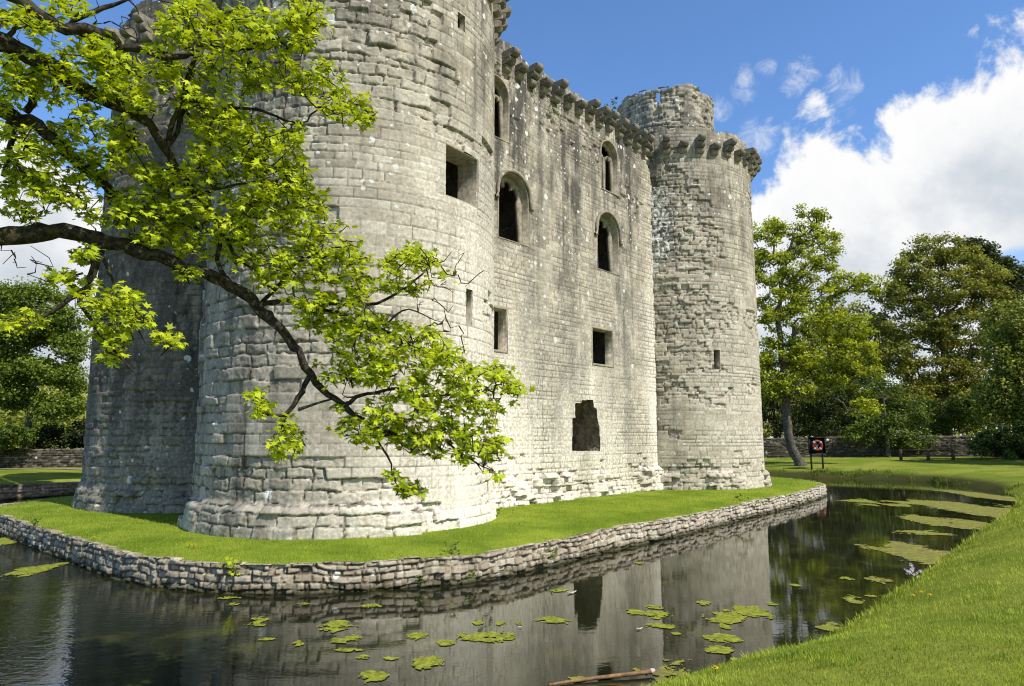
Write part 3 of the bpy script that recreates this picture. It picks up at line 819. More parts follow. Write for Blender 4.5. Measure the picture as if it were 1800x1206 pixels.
# ------------------------------------------------------------------ floating algae
M_alg = None
m, nt = new_mat('algae'); g = NT(nt)
pos = g.n('ShaderNodeNewGeometry').outputs['Position']
f = g.noise(pos, 9, 6, .75); f2 = g.noise(pos, 1.2, 3); br, _, _, _ = g.attr('tone')
col = g.mix(g.rng(f, .35, .65), (.12, .14, .012), (.31, .335, .035))
col = g.mix(g.math('MULTIPLY', br, g.rng(g.noise(pos, 3, 5, .7), .35, .65)), col, (.17, .135, .055))
g.out(g.bsdf(col, .8, .2, g.bump(f, .6, .02)))
M_alg = m
def algae(rects, name_label, group=None, brown=0., seed=0, frag=.5, scale=1.):
    """ragged floating sheet: cells of a fine raster kept where a blobby field is high"""
    bx = []
    for (x0, x1, y0, y1) in rects:
        cs = [on_level(x, y, 0) for x, y in ((x0, (y0+y1)/2), (x1, (y0+y1)/2), ((x0+x1)/2, y0), ((x0+x1)/2, y1))]
        c = ((cs[0]+cs[1])/2 + (cs[2]+cs[3])/2)/2
        bx.append((c, abs(cs[1][0]-cs[0][0])/2*1.08*scale, abs(cs[2][1]-cs[3][1])/2*1.12*scale))
    lo = np.min([b[0]-np.array((b[1], b[2]))*1.5 for b in bx], 0); hi = np.max([b[0]+np.array((b[1], b[2]))*1.5 for b in bx], 0)
    far = (lo[1]+hi[1])/2
    st = .017+.0012*max(0, far-9)
    xs = np.arange(lo[0], hi[0], st); ys = np.arange(lo[1], hi[1], st*1.3)
    Xc, Yc = np.meshgrid(xs, ys, indexing='ij')
    fld = np.full(Xc.shape, -9.)
    for c, a_, b_ in bx:
        fld = np.maximum(fld, 1-((Xc-c[0])/(a_*.92))**2-((Yc-c[1])/(b_*.92))**2)
    sx = np.mean([b[1] for b in bx]); sy_ = np.mean([b[2] for b in bx]); k1 = 1.1/max(sx, .12); k2 = .9/max(sy_, .12)
    wx_ = Xc+.5*sx*(fbm(Xc*k1*2, Yc*k2*2, 430+seed, 3)-.5)
    fld = fld+(1.0+frag)*2.2*(fbm(wx_*k1*1.5+9, Yc*k2*1.5, 400+seed, 5)-.5)+.9*(fbm(Xc*4, Yc*5, 500+seed, 4)-.5)+.35*(vn(Xc*22, Yc*26, 510+seed)-.5)
    fld = np.where(fld > 1.6, fld, fld-.35*(fbm(Xc*11, Yc*13, 520+seed, 3) > .66))
    keep = fld > .18
    n = (len(xs)+1)*(len(ys)+1)
    vx = np.append(xs, xs[-1]+st)-st/2; vy = np.append(ys, ys[-1]+st*1.3)-st*.65
    VX, VY = np.meshgrid(vx, vy, indexing='ij')
    VX = VX+(hsh(np.arange(VX.size), seed).reshape(VX.shape)-.5)*st*.7; VY = VY+(hsh(np.arange(VX.size), seed+1).reshape(VX.shape)-.5)*st*.7
    VZ = .006+.008*fbm(VX*8, VY*8, seed)
    F = grid_faces(len(vx), len(vy), keep)
    if len(F) < 3: return None
    P, F = compact(np.stack([VX, VY, VZ], -1).reshape(-1, 3), F)
    o = mesh_np('algae_patch', P, F, M_alg, None, {'tone': np.tile((brown, brown, brown, 1), (len(P), 1))})
    c = P.mean(0); local(o, (float(c[0]), float(c[1]), 0.0))
    return tag(o, name_label, 'algae', group)
big = [
 ([(1640, 1783, 882, 907), (1733, 1789, 865, 886)], 'large yellow green algae mat filling the far right bend of the moat', .7, .55),
 ([(1497, 1567, 879, 890), (1567, 1640, 881, 886)], 'thin algae mat trailing across the far moat beyond the island corner', .4, .5),
 ([(1637, 1747, 908, 936)], 'broad algae mat against the right bank just below the largest mat', .7, .6),
 ([(1590, 1673, 934, 942)], 'long narrow algae streak in the moat beside the right bank', .5, .5),
 ([(1557, 1673, 958, 990)], 'brownish algae mat with ragged tail in mid moat on the right', .9, .5),
 ([(1530, 1567, 1016, 1026)], 'small oval brownish algae patch below the ragged brownish mat', .7, .3),
 ([(1488, 1517, 1049, 1061)], 'pale algae patch floating left of the pink flowers', .4, .5),
 ([(1450, 1507, 1098, 1116)], 'algae patch touching the near right grass bank', .3, .5),
 ([(1150, 1260, 1166, 1206)], 'mottled algae mat at the foot of the near grass bank', .8, .5),
 ([(1100, 1137, 1072, 1082), (1127, 1182, 1076, 1088), (1130, 1167, 1064, 1071)], 'cluster of three bright algae patches left of the far tower reflection', 0, .4),
 ([(1137, 1183, 1096, 1105)], 'lone long algae patch just under the cluster of three patches', 0, .3),
 ([(1243, 1307, 1074, 1097), (1300, 1353, 1067, 1089)], 'broad bright algae raft on the far tower reflection', 0, .5),
 ([(1243, 1295, 1116, 1132), (1243, 1290, 1137, 1149)], 'double stripe of algae below the broad bright raft', 0, .5),
 ([(948, 1003, 1085, 1097)], 'single oval algae patch left of the dark opening reflection', 0, .25),
 ([(850, 903, 1109, 1127), (807, 857, 1114, 1127)], 'bright algae patch with thin tail to its left in mid moat', 0, .4),
 ([(720, 780, 1154, 1176)], 'bright wedge shaped algae patch near the bottom of the view', 0, .3),
 ([(632, 677, 1181, 1199)], 'rounded twin lobed algae patch lowest in the moat', 0, .3),
 ([(560, 628, 1092, 1104), (560, 600, 1104, 1112), (590, 635, 1119, 1132)], 'stacked algae streaks below the middle of the retaining wall', 0, .5),
 ([(433, 473, 1084, 1101)], 'small forked algae patch on dark water left of centre', 0, .5),
 ([(30, 92, 992, 1012)], 'pale algae patch on blue water at the far left', 0, .35),
 ([(-30, 40, 942, 962)], 'algae film against the retaining wall at the left edge', 0, .5),
]
for q, (r, l, b, fr) in enumerate(big): algae(r, l, None, min(1, b*1.25), q*7, fr, 1.22 if b > .35 else 1.08)
for q, r in enumerate([(767, 798, 1125, 1135), (710, 753, 1111, 1124), (590, 637, 1141, 1147), (633, 668, 1062, 1070), (623, 647, 1153, 1160), (675, 702, 1155, 1161), (512, 537, 1127, 1139), (380, 420, 1049, 1054),
        (397, 417, 1060, 1066), (1262, 1283, 1097, 1107), (1222, 1250, 1056, 1064), (970, 1000, 1036, 1041), (905, 925, 1094, 1100), (1390, 1410, 1027, 1032), (1347, 1365, 1059, 1065), (1475, 1497, 1014, 1020), (1000, 1035, 1190, 1200),
        (1180, 1200, 1112, 1117), (1110, 1130, 1176, 1181), (455, 490, 1122, 1127), (830, 850, 1092, 1098), (1115, 1130, 988, 992), (525, 548, 1060, 1064), (870, 890, 1093, 1099), (1520, 1548, 1046, 1050), (1285, 1300, 1157, 1163)]):
    algae([r], 'small yellow green algae patch floating on the open moat', 'small floating algae patches', 0, 300+q*5, .35)

# ------------------------------------------------------------------ foliage tools
LEAF = []
for aang, r in ((0, .78), (24, .36), (50, .70), (80, .32), (114, .52), (150, .24), (180, .27), (210, .24), (246, .52), (280, .32), (310, .70), (336, .36)):
    LEAF.append((r*math.sin(R_(aang)), .27+r*math.cos(R_(aang))))
LEAF = np.array([(0, .27)]+LEAF)
LEAF3 = np.c_[LEAF, -.22*((LEAF[:, 0])**2+(LEAF[:, 1]-.27)**2)]
LEAF_F = np.array([(0, k, k % 12+1) for k in range(1, 13)])
QUAD3 = np.array([(0, 0, 0), (.42, .5, .06), (0, 1, -.06), (-.42, .5, .06)]); QUAD_F = np.array([(0, 1, 2, 3)])
def unit(v): return v/(np.linalg.norm(v, axis=-1, keepdims=True)+1e-9)
def leaves(P, D, N, S, shape=LEAF3, fc=LEAF_F, tone=None, curl=None):
    """place leaves: base points P, growing along D, facing N, size S"""
    D = unit(D); N = unit(N-(N*D).sum(-1, keepdims=True)*D); X = np.cross(D, N)
    V = P[:, None, :]+S[:, None, None]*(shape[None, :, 0:1]*X[:, None, :]+shape[None, :, 1:2]*D[:, None, :]+shape[None, :, 2:3]*(1 if curl is None else curl[:, None, None])*N[:, None, :])
    k = shape.shape[0]
    F = (np.arange(len(P))[:, None, None]*k+fc[None]).reshape(-1, fc.shape[1])
    t = np.repeat(tone if tone is not None else RNG.random(len(P)), k)
    return V.reshape(-1, 3), F, t
def crown_obj(name, parts, mat, parent):
    V = np.concatenate([p[0] for p in parts]); t = np.concatenate([p[2] for p in parts]); off = 0; F = []
    for p in parts: F.append(p[1]+off); off += len(p[0])
    return mesh_np(name, V, np.concatenate(F), mat, parent, {'tone': np.c_[t, t, t, np.ones(len(t))]})
def grow(paths, targets, gnarl=.14, seg=.25, pen=.0, rs=None):
    """join targets to a skeleton one after another; returns polylines with node ids"""
    rs = rs or np.random.default_rng(3)
    nodes = []; par = []; lines = []
    for P in paths:
        ids = []
        for p in P:
            nodes.append(np.array(p, float)); par.append(ids[-1] if ids else -1); ids.append(len(nodes)-1)
        lines.append(ids)
    A = np.array(nodes)
    d0 = np.array([np.min(np.linalg.norm(A-t, axis=1)) for t in targets])
    ends = {}
    NA = np.zeros((len(nodes)+len(targets)*14, 3)); NA[:len(nodes)] = A; n = len(nodes)
    for ti in np.argsort(d0):
        t = targets[ti]
        dd = np.linalg.norm(NA[:n]-t, axis=1)+pen*np.maximum(NA[:n, 2]-t[2]+.1, 0)
        b = int(np.argmin(dd)); p0 = NA[b]; L = np.linalg.norm(t-p0)
        m = int(min(12, max(2, math.ceil(L/seg))))
        ids = [b]
        bow = rs.normal(0, 1, 3)*L*gnarl*.6; bow[2] -= abs(L)*gnarl*.4
        for k in range(1, m+1):
            q = p0+(t-p0)*k/m+bow*math.sin(math.pi*k/m)+(rs.normal(0, 1, 3)*seg*gnarl if k < m else 0)
            NA[n] = q; par.append(ids[-1]); ids.append(n); n += 1
        lines.append(ids); ends[int(ti)] = ids
    NA = NA[:n]
    cnt = np.zeros(n)
    for ids in ends.values(): cnt[ids[-1]] += 1
    for i in range(n-1, -1, -1):
        if par[i] >= 0: cnt[par[i]] += cnt[i]
    return NA, np.array(par), lines, cnt, ends

# ------------------------------------------------------------------ the overhanging sycamore
limbs = [
 [(-700, 470, 5.2, .19), (-380, 455, 5.6, .15), (-150, 432, 6.0, .125), (0, 411, 6.3, .105), (100, 405, 6.5, .10), (180, 420, 6.6, .09), (290, 455, 6.7, .08), (400, 497, 6.9, .072), (455, 537, 7.0, .068), (500, 590, 7.1, .058), (530, 632, 7.1, .05), (548, 665, 7.15, .046), (590, 705, 7.2, .038), (640, 742, 7.2, .03), (690, 765, 7.25, .02), (730, 800, 7.3, .012)],
 [(-700, 40, 5.0, .17), (-320, 20, 5.3, .14), (-150, 45, 5.6, .115), (0, 82, 5.9, .09), (60, 100, 6.0, .085), (110, 125, 6.1, .08), (160, 165, 6.2, .072), (220, 195, 6.4, .065), (270, 225, 6.5, .055), (290, 262, 6.6, .045), (310, 290, 6.7, .04), (345, 345, 6.8, .034), (385, 385, 6.9, .026), (400, 430, 7.0, .018), (440, 470, 7.0, .012)],
 [(-600, 120, 5.6, .14), (-300, 110, 5.9, .12), (-120, 152, 6.2, .10), (0, 195, 6.4, .08), (50, 207, 6.5, .072), (100, 245, 6.6, .066), (150, 290, 6.7, .06), (190, 335, 6.8, .05), (215, 352, 6.9, .04), (290, 390, 7.0, .026), (350, 402, 7.1, .014)],
 [(-500, -180, 5.2, .13), (-260, -130, 5.3, .11), (-60, -60, 5.5, .085), (20, 0, 5.7, .07), (60, 25, 5.8, .064), (120, 55, 5.9, .055), (180, 45, 6.0, .045), (195, 62, 6.05, .04), (205, 86, 6.1, .038), (260, 95, 6.2, .034), (325, 108, 6.3, .03), (345, 70, 6.3, .026), (365, 40, 6.4, .02), (400, 20, 6.5, .014)],
 [(545, 660, 7.15, .034), (530, 690, 7.1, .03), (520, 718, 7.1, .026), (497, 735, 7.05, .02), (455, 725, 7.0, .012), (445, 705, 7.0, .006)],
 [(525, 720, 7.1, .02), (560, 712, 7.1, .014), (590, 700, 7.15, .01)],
 [(600, 712, 7.2, .026), (650, 690, 7.25, .022), (700, 680, 7.3, .02), (745, 702, 7.35, .016), (800, 692, 7.4, .011), (870, 684, 7.45, .006)],
 [(455, 537, 7.0, .03), (505, 522, 7.1, .026), (560, 542, 7.2, .02), (640, 560, 7.3, .014), (720, 600, 7.35, .008)],
 [(560, 542, 7.2, .02), (630, 532, 7.3, .022), (690, 524, 7.35, .018), (715, 508, 7.4, .016), (740, 485, 7.4, .011), (768, 455, 7.45, .006)],
 [(685, 565, 7.3, .012), (695, 552, 7.3, .012), (702, 540, 7.3, .011), (740, 546, 7.35, .008), (778, 566, 7.4, .004)],
 [(650, 745, 7.2, .018), (675, 785, 7.2, .014), (690, 825, 7.2, .010), (690, 862, 7.2, .008), (715, 866, 7.2, .004)],
 [(290, 262, 6.6, .03), (314, 215, 6.6, .024), (330, 182, 6.6, .02), (345, 168, 6.6, .012)],
 [(290, 262, 6.6, .03), (300, 225, 6.55, .03), (340, 120, 6.4, .026), (368, 60, 6.4, .02)],
 [(45, 198, 6.5, .046), (70, 160, 6.5, .036), (84, 120, 6.5, .025)],
 [(15, 215, 6.5, .035), (22, 262, 6.5, .03), (5, 310, 6.5, .02)],
 [(18, 272, 6.5, .026), (50, 310, 6.6, .022), (80, 328, 6.6, .016), (140, 370, 6.7, .008)],
 [(120, 55, 5.9, .035), (118, 28, 5.9, .032), (165, 26, 5.95, .026), (205, 6, 6.0, .02), (245, -6, 6.0, .01)],
 [(205, 86, 6.1, .02), (300, 98, 6.3, .016), (380, 100, 6.5, .014), (440, 85, 6.6, .012), (510, 62, 6.7, .008)],
 [(330, 182, 6.6, .018), (400, 190, 6.8, .017), (450, 190, 6.9, .016), (500, 208, 7.0, .014), (535, 224, 7.0, .011), (552, 188, 7.05, .009), (590, 172, 7.1, .006)],
 [(185, 424, 6.6, .045), (166, 460, 6.5, .04), (150, 502, 6.4, .034), (141, 525, 6.4, .03), (100, 552, 6.35, .022), (52, 570, 6.3, .014), (25, 572, 6.3, .007)],
 [(141, 522, 6.4, .022), (165, 572, 6.45, .018), (192, 602, 6.5, .014), (216, 632, 6.5, .010), (243, 660, 6.55, .004)],
 [(182, 455, 6.55, .022), (204, 498, 6.6, .018), (212, 545, 6.6, .012), (240, 575, 6.65, .007)],
 [(146, 480, 6.45, .014), (118, 478, 6.4, .010), (92, 490, 6.4, .005)],
 [(400, 497, 6.9, .03), (375, 440, 6.9, .024), (395, 400, 6.95, .02), (440, 360, 7.0, .016), (480, 330, 7.05, .012), (520, 290, 7.1, .006)],
 [(345, 345, 6.8, .024), (390, 330, 6.9, .018), (450, 320, 6.9, .012), (500, 330, 7.0, .006)],
 [(455, 537, 7.0, .028), (500, 480, 7.1, .022), (540, 450, 7.15, .016), (590, 430, 7.2, .01), (630, 435, 7.2, .005)],
 [(640, 742, 7.2, .022), (700, 770, 7.25, .02), (760, 765, 7.3, .014), (820, 800, 7.3, .009), (870, 833, 7.35, .004)],
 [(0, 82, 5.9, .03), (40, 60, 5.9, .022), (30, 20, 5.8, .014)],
]
clus = [
 (330, 18, 45, 18, 9), (540, 28, 40, 32, 15), (500, 60, 60, 36, 20), (430, 45, 60, 38, 20), (365, 70, 45, 38, 14), (480, 130, 60, 36, 17), (560, 140, 48, 34, 14), (605, 185, 38, 28, 13), (640, 205, 18, 18, 4),
 (410, 130, 50, 38, 13), (120, 12, 40, 18, 7), (150, 78, 42, 26, 10), (110, 108, 36, 36, 9), (185, 95, 30, 34, 9), (215, 140, 38, 36, 12), (40, 120, 38, 36, 11), (14, 170, 18, 30, 6), (300, 55, 26, 22, 8), (320, 150, 46, 36, 13),
 (365, 195, 56, 40, 20), (430, 225, 48, 34, 16), (485, 250, 42, 22, 10), (520, 235, 18, 22, 5), (250, 175, 30, 28, 9), (385, 265, 48, 30, 14), (460, 275, 40, 26, 10), (30, 240, 30, 36, 9), (95, 165, 36, 18, 5), (120, 225, 30, 15, 6), (150, 205, 18, 18, 4),
 (205, 232, 36, 26, 10), (232, 262, 20, 18, 5), (75, 265, 30, 30, 8), (80, 312, 38, 18, 7), (150, 312, 38, 20, 8), (30, 335, 46, 36, 13), (40, 372, 36, 16, 6), (200, 372, 62, 34, 18), (260, 362, 54, 36, 18), (310, 392, 54, 36, 16),
 (350, 305, 46, 36, 14), (335, 360, 38, 28, 10), (460, 310, 62, 44, 24), (520, 305, 28, 44, 11), (490, 355, 62, 36, 22), (430, 355, 38, 36, 11), (505, 402, 46, 36, 14), (560, 362, 18, 26, 5), (445, 440, 54, 34, 15), (535, 450, 44, 42, 16), (590, 425, 42, 34, 12),
 (600, 470, 42, 34, 11), (545, 515, 44, 34, 10), (622, 445, 28, 26, 6), (720, 448, 22, 15, 8), (748, 458, 26, 12, 8), (690, 465, 16, 20, 6), (730, 500, 24, 16, 5), (690, 495, 16, 18, 4), (790, 485, 14, 10, 1),
 (600, 545, 44, 34, 14), (680, 580, 44, 24, 13), (620, 590, 44, 28, 13), (560, 560, 36, 24, 8), (740, 600, 44, 24, 14), (785, 630, 42, 26, 14), (700, 645, 56, 36, 20), (640, 640, 44, 36, 13), (590, 650, 34, 26, 8), (825, 662, 34, 24, 10), (880, 660, 20, 16, 6), (900, 690, 18, 20, 6),
 (760, 690, 54, 36, 18), (835, 710, 44, 34, 14), (700, 720, 54, 34, 16), (770, 755, 46, 26, 13), (842, 770, 36, 26, 11), (720, 770, 36, 22, 8), (680, 750, 36, 26, 8), (600, 735, 26, 26, 5), (878, 785, 18, 18, 5), (832, 800, 28, 16, 6), (640, 770, 26, 24, 5), (752, 790, 28, 16, 5),
 (20, 20, 30, 24, 8), (70, 50, 30, 20, 7), (60, 140, 40, 24, 9), (180, 150, 40, 24, 10), (280, 110, 30, 26, 8), (130, 260, 30, 24, 8), (190, 280, 36, 22, 9), (260, 305, 36, 22, 10), (120, 345, 36, 16, 8), (20, 290, 24, 24, 6), (290, 340, 36, 24, 9), (410, 400, 40, 26, 10), (480, 460, 40, 26, 9), (640, 505, 30, 18, 6), (720, 862, 24, 10, 5), (690, 835, 8, 18, 1), (872, 833, 5, 8, 1), (502, 752, 14, 26, 5), (466, 722, 18, 12, 4), (492, 790, 14, 12, 4), (450, 698, 10, 18, 3), (520, 775, 12, 14, 2),
 (150, 448, 18, 16, 6), (142, 508, 26, 18, 6), (172, 540, 18, 18, 6), (182, 582, 18, 14, 4), (212, 528, 28, 28, 8), (236, 562, 28, 22, 8), (210, 602, 26, 18, 5), (298, 596, 24, 10, 5), (192, 622, 18, 10, 3), (105, 486, 22, 8, 4), (60, 560, 18, 14, 4), (30, 566, 18, 12, 3),
 (345, 438, 52, 18, 9), (325, 480, 26, 10, 4), (265, 420, 40, 16, 8), (400, 395, 36, 30, 9), (470, 500, 30, 20, 5),
]
sy = empty('sycamore_tree', (-8.3, 4.2, 1.2), 'sycamore with mossy limbs and bright young leaves overhanging the moat from the left', 'tree')
skel = []; rads = []
trunk_xy = np.array((-8.3, 4.2))
tr_pts = [np.array((-8.3, 4.2, .9)), np.array((-8.25, 4.25, 2.5)), np.array((-8.1, 4.3, 4.3)), np.array((-8.0, 4.35, 6.2)), np.array((-7.9, 4.4, 8.2)), np.array((-8.2, 4.2, 10.5))]
wood = MB()
wood.tube(resample(tr_pts, .3, False), np.linspace(.42, .2, len(resample(tr_pts, .3, False))), 12, rough=.05)
def wiggle(P, r, step=.08, amp=.020):
    """smooth a limb and give it a knotty run"""
    P = np.array(P); t = np.concatenate([[0], np.cumsum(np.linalg.norm(np.diff(P, axis=0), axis=1))])
    n = max(4, int(t[-1]/step)); s = np.linspace(0, t[-1], n)
    Q = np.stack([np.interp(s, t, P[:, k]) for k in range(3)], -1)
    for _ in range(2): Q[1:-1] = .25*Q[:-2]+.5*Q[1:-1]+.25*Q[2:]
    rr = np.interp(s, t, r)
    Q[1:-1] += RNG.normal(0, 1, Q[1:-1].shape)*(amp+.1*rr[1:-1, None])
    Q[1:-1] = .2*Q[:-2]+.6*Q[1:-1]+.2*Q[2:]
    return Q, rr*(1+RNG.normal(0, .07, n))
for k, L in enumerate(limbs):
    P = [at(x, y, D) for x, y, D, r in L]; r = [q[3] for q in L]
    if k < 4:
        z0 = (3.4, 6.4, 5.6, 8.0)[k]; P = [np.array((-8.0, 4.3, z0))]+P; r = [r[0]*1.15]+r
    Q, rr = wiggle(P, r)
    wood.tube(Q, rr*(.82 if k == 0 else .9), 9 if rr.max() > .03 else 6, rough=.08)
    skel.append(Q[::2] if len(Q) > 8 else Q)
# where the limbs pass at each cluster, so leaves stay in the same layer of the crown
LP = np.array([(x, y, D) for L in limbs for x, y, D, r in L])
rs = np.random.default_rng(5)
tg = []; 
for cx, cy, rx, ry, n in clus:
    w = np.exp(-((LP[:, 0]-cx)**2+(LP[:, 1]-cy)**2)/(2*70**2))+1e-9
    D0 = (w*LP[:, 2]).sum()/w.sum()
    for _ in range(int(n*2.4+.5)):
        a_ = rs.uniform(0, 2*math.pi); q = math.sqrt(rs.uniform(0, 1))
        tg.append(at(cx+rx*q*math.cos(a_), cy+ry*q*math.sin(a_), D0+rs.normal(0, .28)))
# bare twiglets
bare = [at(x, y, D) for x, y, D in ((20, 440, 6.4), (55, 450, 6.4), (25, 455, 6.4), (95, 497, 6.4), (800, 470, 7.45), (805, 500, 7.45), (775, 570, 7.4), (745, 530, 7.4), (770, 505, 7.4), (780, 540, 7.4), (60, 60, 5.8), (235, 60, 6.1), (228, 38, 6.1), (240, 15, 6.0), (180, 20, 6.0), (15, 30, 5.8))]
bare = bare+[p+rs.normal(0, .11, 3) for p in bare for _ in range(4)]
# more of the same crown out of frame to the left and above
ext = []
for _ in range(260):
    ext.append(np.array((rs.uniform(-12, -5.2), rs.uniform(3, 9), rs.uniform(5.5, 12.5))))
ext = [p for p in ext if abs(p[0]) > .78*p[1]+.4 ]
TG = np.array(tg+bare+ext)
NA, par, lines, cnt, ends = grow(skel, TG, gnarl=.34, seg=.085, rs=rs)
for ti, ids in ends.items():
    P = NA[ids]; n = len(ids); L = n*.085
    r0 = min(.011, .0042+.0016*math.sqrt(cnt[ids[1]])+.001*L)
    wood.tube(P, np.linspace(r0, .0028, n), 5, rough=.15)
wood.build('trunk', M_bark, sy)
parts = []
nT = len(tg); ids_all = list(range(nT))+list(range(nT+len(bare), len(TG)))
for ti in ids_all:
    ids = ends[ti]; P = NA[ids[-1]]; ax = unit(NA[ids[-1]]-NA[ids[-2]])
    k = int(rs.integers(7, 13)) if ti < nT else 7
    up = unit(ax*.35+np.array((.1, -.12, .8)))
    a0 = rs.uniform(0, 6.28); th = a0+np.arange(k)*2.4
    e1 = unit(np.cross(up, np.array((.3, .9, .1)))); e2 = np.cross(up, e1)
    out = np.cos(th)[:, None]*e1+np.sin(th)[:, None]*e2
    drop = rs.uniform(-.35, .35, (k, 1))
    D = unit(out*1.0+up*drop+rs.normal(0, .15, (k, 3)))
    N = unit(up*.8+out*rs.uniform(.1, .6, (k, 1))+np.array((.15, -.22, .1))+rs.normal(0, .42, (k, 3)))
    S = rs.uniform(.034, .086, k)*(1.0 if ti < nT else 1.5)
    stem = P+D*rs.uniform(.010, .04, (k, 1))+rs.normal(0, .024, (k, 3))
    parts.append(leaves(stem, D, N, S, tone=np.clip(rs.normal(.55, .36, k), 0, 1), curl=rs.uniform(-.6, 2.8, k)))
    # hanging flower tassel
    if ti < nT and rs.random() < .35:
        d = np.array([(0, 0, -1.)]*3)+rs.normal(0, .25, (3, 3))
        parts.append(leaves(np.tile(P, (3, 1)), d, rs.normal(0, 1, (3, 3)), rs.uniform(.03, .05, 3), tone=np.full(3, .9)))
crown_obj('crown', parts, M_leaf, sy)
for o in sy.children: o.location = -Vector(sy.location)

# ------------------------------------------------------------------ trees beyond the moat
def tree(name, label, base, height, blobs, mat, nt=220, per=60, leaf=.22, trunk_r=.35, bark=None, lean=None, flat=.55, seed=0, spread=.75, group=None, cat='tree', shape='clump', trunk_top=.75, keepz=0):
    """blobs: (x, y, z, rx, ry, rz, weight) ellipsoids in world space that the crown fills"""
    rs = np.random.default_rng(900+seed)
    t = empty(name, tuple(float(q) for q in base), label, cat, group)
    tot = sum(b[6] for b in blobs); tg = []
    for b in blobs:
        m = max(2, int(round(nt*b[6]/tot)))
        for _ in range(m):
            d = unit(rs.normal(0, 1, 3)); q = rs.uniform(.25, 1)**.5
            tg.append(np.array(b[:3])+d*q*np.array(b[3:6]))
    tg = np.array(tg); tg = tg[tg[:, 2] > base[2]+keepz]
    tp = lean if lean is not None else [np.array(base), np.array(base)+(0, 0, height*trunk_top)]
    tp = resample(np.array(tp), .6, False); tp[1:-1] += rs.normal(0, .05, tp[1:-1].shape)
    NA, par, lines, cnt, ends = grow([tp], tg, gnarl=.13, seg=.8, pen=1.2, rs=rs)
    wood = MB(); n0 = len(tp)
    tr = np.linspace(1, .25, n0)*trunk_r; tr[0] *= 1.35
    wood.tube(tp, tr, 10, rough=.06)
    for ti, ids in ends.items():
        r = np.minimum(.022+.024*np.sqrt(cnt[ids]), trunk_r*.55); r[0] = r[1]; 
        wood.tube(NA[ids], r*np.linspace(1, .75, len(ids)), 5)
    wood.build('trunk', bark or M_bark2, t)
    parts = []; n = len(tg)*per
    cen = np.repeat(tg, per, 0)
    sz = np.repeat(rs.uniform(.6, 1.25, len(tg)), per)[:, None]*spread
    d = unit(rs.normal(0, 1, (n, 3))); q = rs.uniform(0, 1, (n, 1))**.45
    off = d*q*sz*np.array((1, 1, flat))
    P = cen+off
    N = unit(d*np.array((.6, .6, .6))+np.array((0, 0, .75))+rs.normal(0, .35, (n, 3)))
    D = unit(rs.normal(0, 1, (n, 3))+np.array((0, 0, -.2)))
    S = rs.uniform(.6, 1.3, n)*leaf
    tone = np.clip(.45+.35*(off[:, 2]/(sz[:, 0]*flat))+rs.normal(0, .16, n)+np.repeat(rs.normal(0, .14, len(tg)), per), 0, 1)  # lit tops of the clumps are put into the leaf tone
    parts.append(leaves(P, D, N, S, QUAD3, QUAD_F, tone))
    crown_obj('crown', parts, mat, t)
    for o in t.children: o.location = -Vector(t.location)
    return t
def blob(px, py, D, rx, ry, depth=None, w=None):
    """ellipsoid seen at px,py standing at distance D; rx, ry in photo pixels"""
    c = at(px, py, D); f = ray(px, py)[1]; a_, b_ = rx*D/f, ry*D/f
    return (*c, a_, depth or a_*.9, b_, w or rx*ry)
L_syc = leaf_mat('sycamore_leaf', (.11, .15, .009), (.64, .70, .05), .35)
L_brn = leaf_mat('bronze_leaf', (.08, .095, .012), (.46, .47, .08), .3)
L_drk = leaf_mat('dark_leaf', (.016, .026, .006), (.075, .10, .02), .25)
L_mid = leaf_mat('mid_green_leaf', (.04, .065, .008), (.22, .29, .04), .3)
L_wil = leaf_mat('pale_willow_leaf', (.09, .115, .018), (.38, .43, .08), .3)
L_lft = leaf_mat('left_tree_leaf', (.045, .08, .010), (.30, .40, .05), .35)
L_ivy = leaf_mat('hedge_leaf', (.02, .04, .005), (.14, .21, .02), .25)
def gz(x, y): return float(ground_z(np.array([x]), np.array([y]))[0])
# sycamore by the far bank, curved trunk
D = 57.5
tb = on_level(1408, 822, .62); D = tb[1]
tb = np.array((tb[0], D, gz(tb[0], D)-.05))
leanp = [tb]+[at(x, y, D) for x, y in ((1398, 800), (1388, 775), (1383, 745), (1380, 710), (1378, 670), (1374, 620), (1368, 570), (1372, 510), (1385, 450), (1395, 410))]
bl = [blob(q[0], q[1], q[2], q[3]*1.12, q[4]*1.25) for q in ((1400, 395, D, 50, 20), (1350, 410, D, 30, 22), (1440, 425, D, 36, 20), (1345, 470, D, 26, 40), (1405, 465, D, 40, 30), (1460, 455, D, 26, 16), (1480, 500, D, 46, 16), (1530, 500, D, 26, 16), (1430, 520, D, 46, 20), (1350, 540, D, 34, 30),
     (1410, 560, D, 50, 26), (1480, 575, D, 44, 24), (1510, 610, D, 30, 26), (1440, 620, D, 60, 26), (1370, 620, D, 44, 26), (1530, 645, D, 18, 16), (1470, 655, D, 50, 20), (1360, 680, D, 36, 22), (1415, 680, D, 36, 22), (1345, 655, D, 20, 30), (1520, 710, D, 24, 18), (1395, 510, D, 20, 30))]
tree('sycamore_tree', 'bright yellow green sycamore with curved trunk right of the far tower', tb, 20, bl, L_syc, nt=560, per=72, leaf=.20, trunk_r=.40, lean=leanp, seed=1, spread=.72, flat=.6)
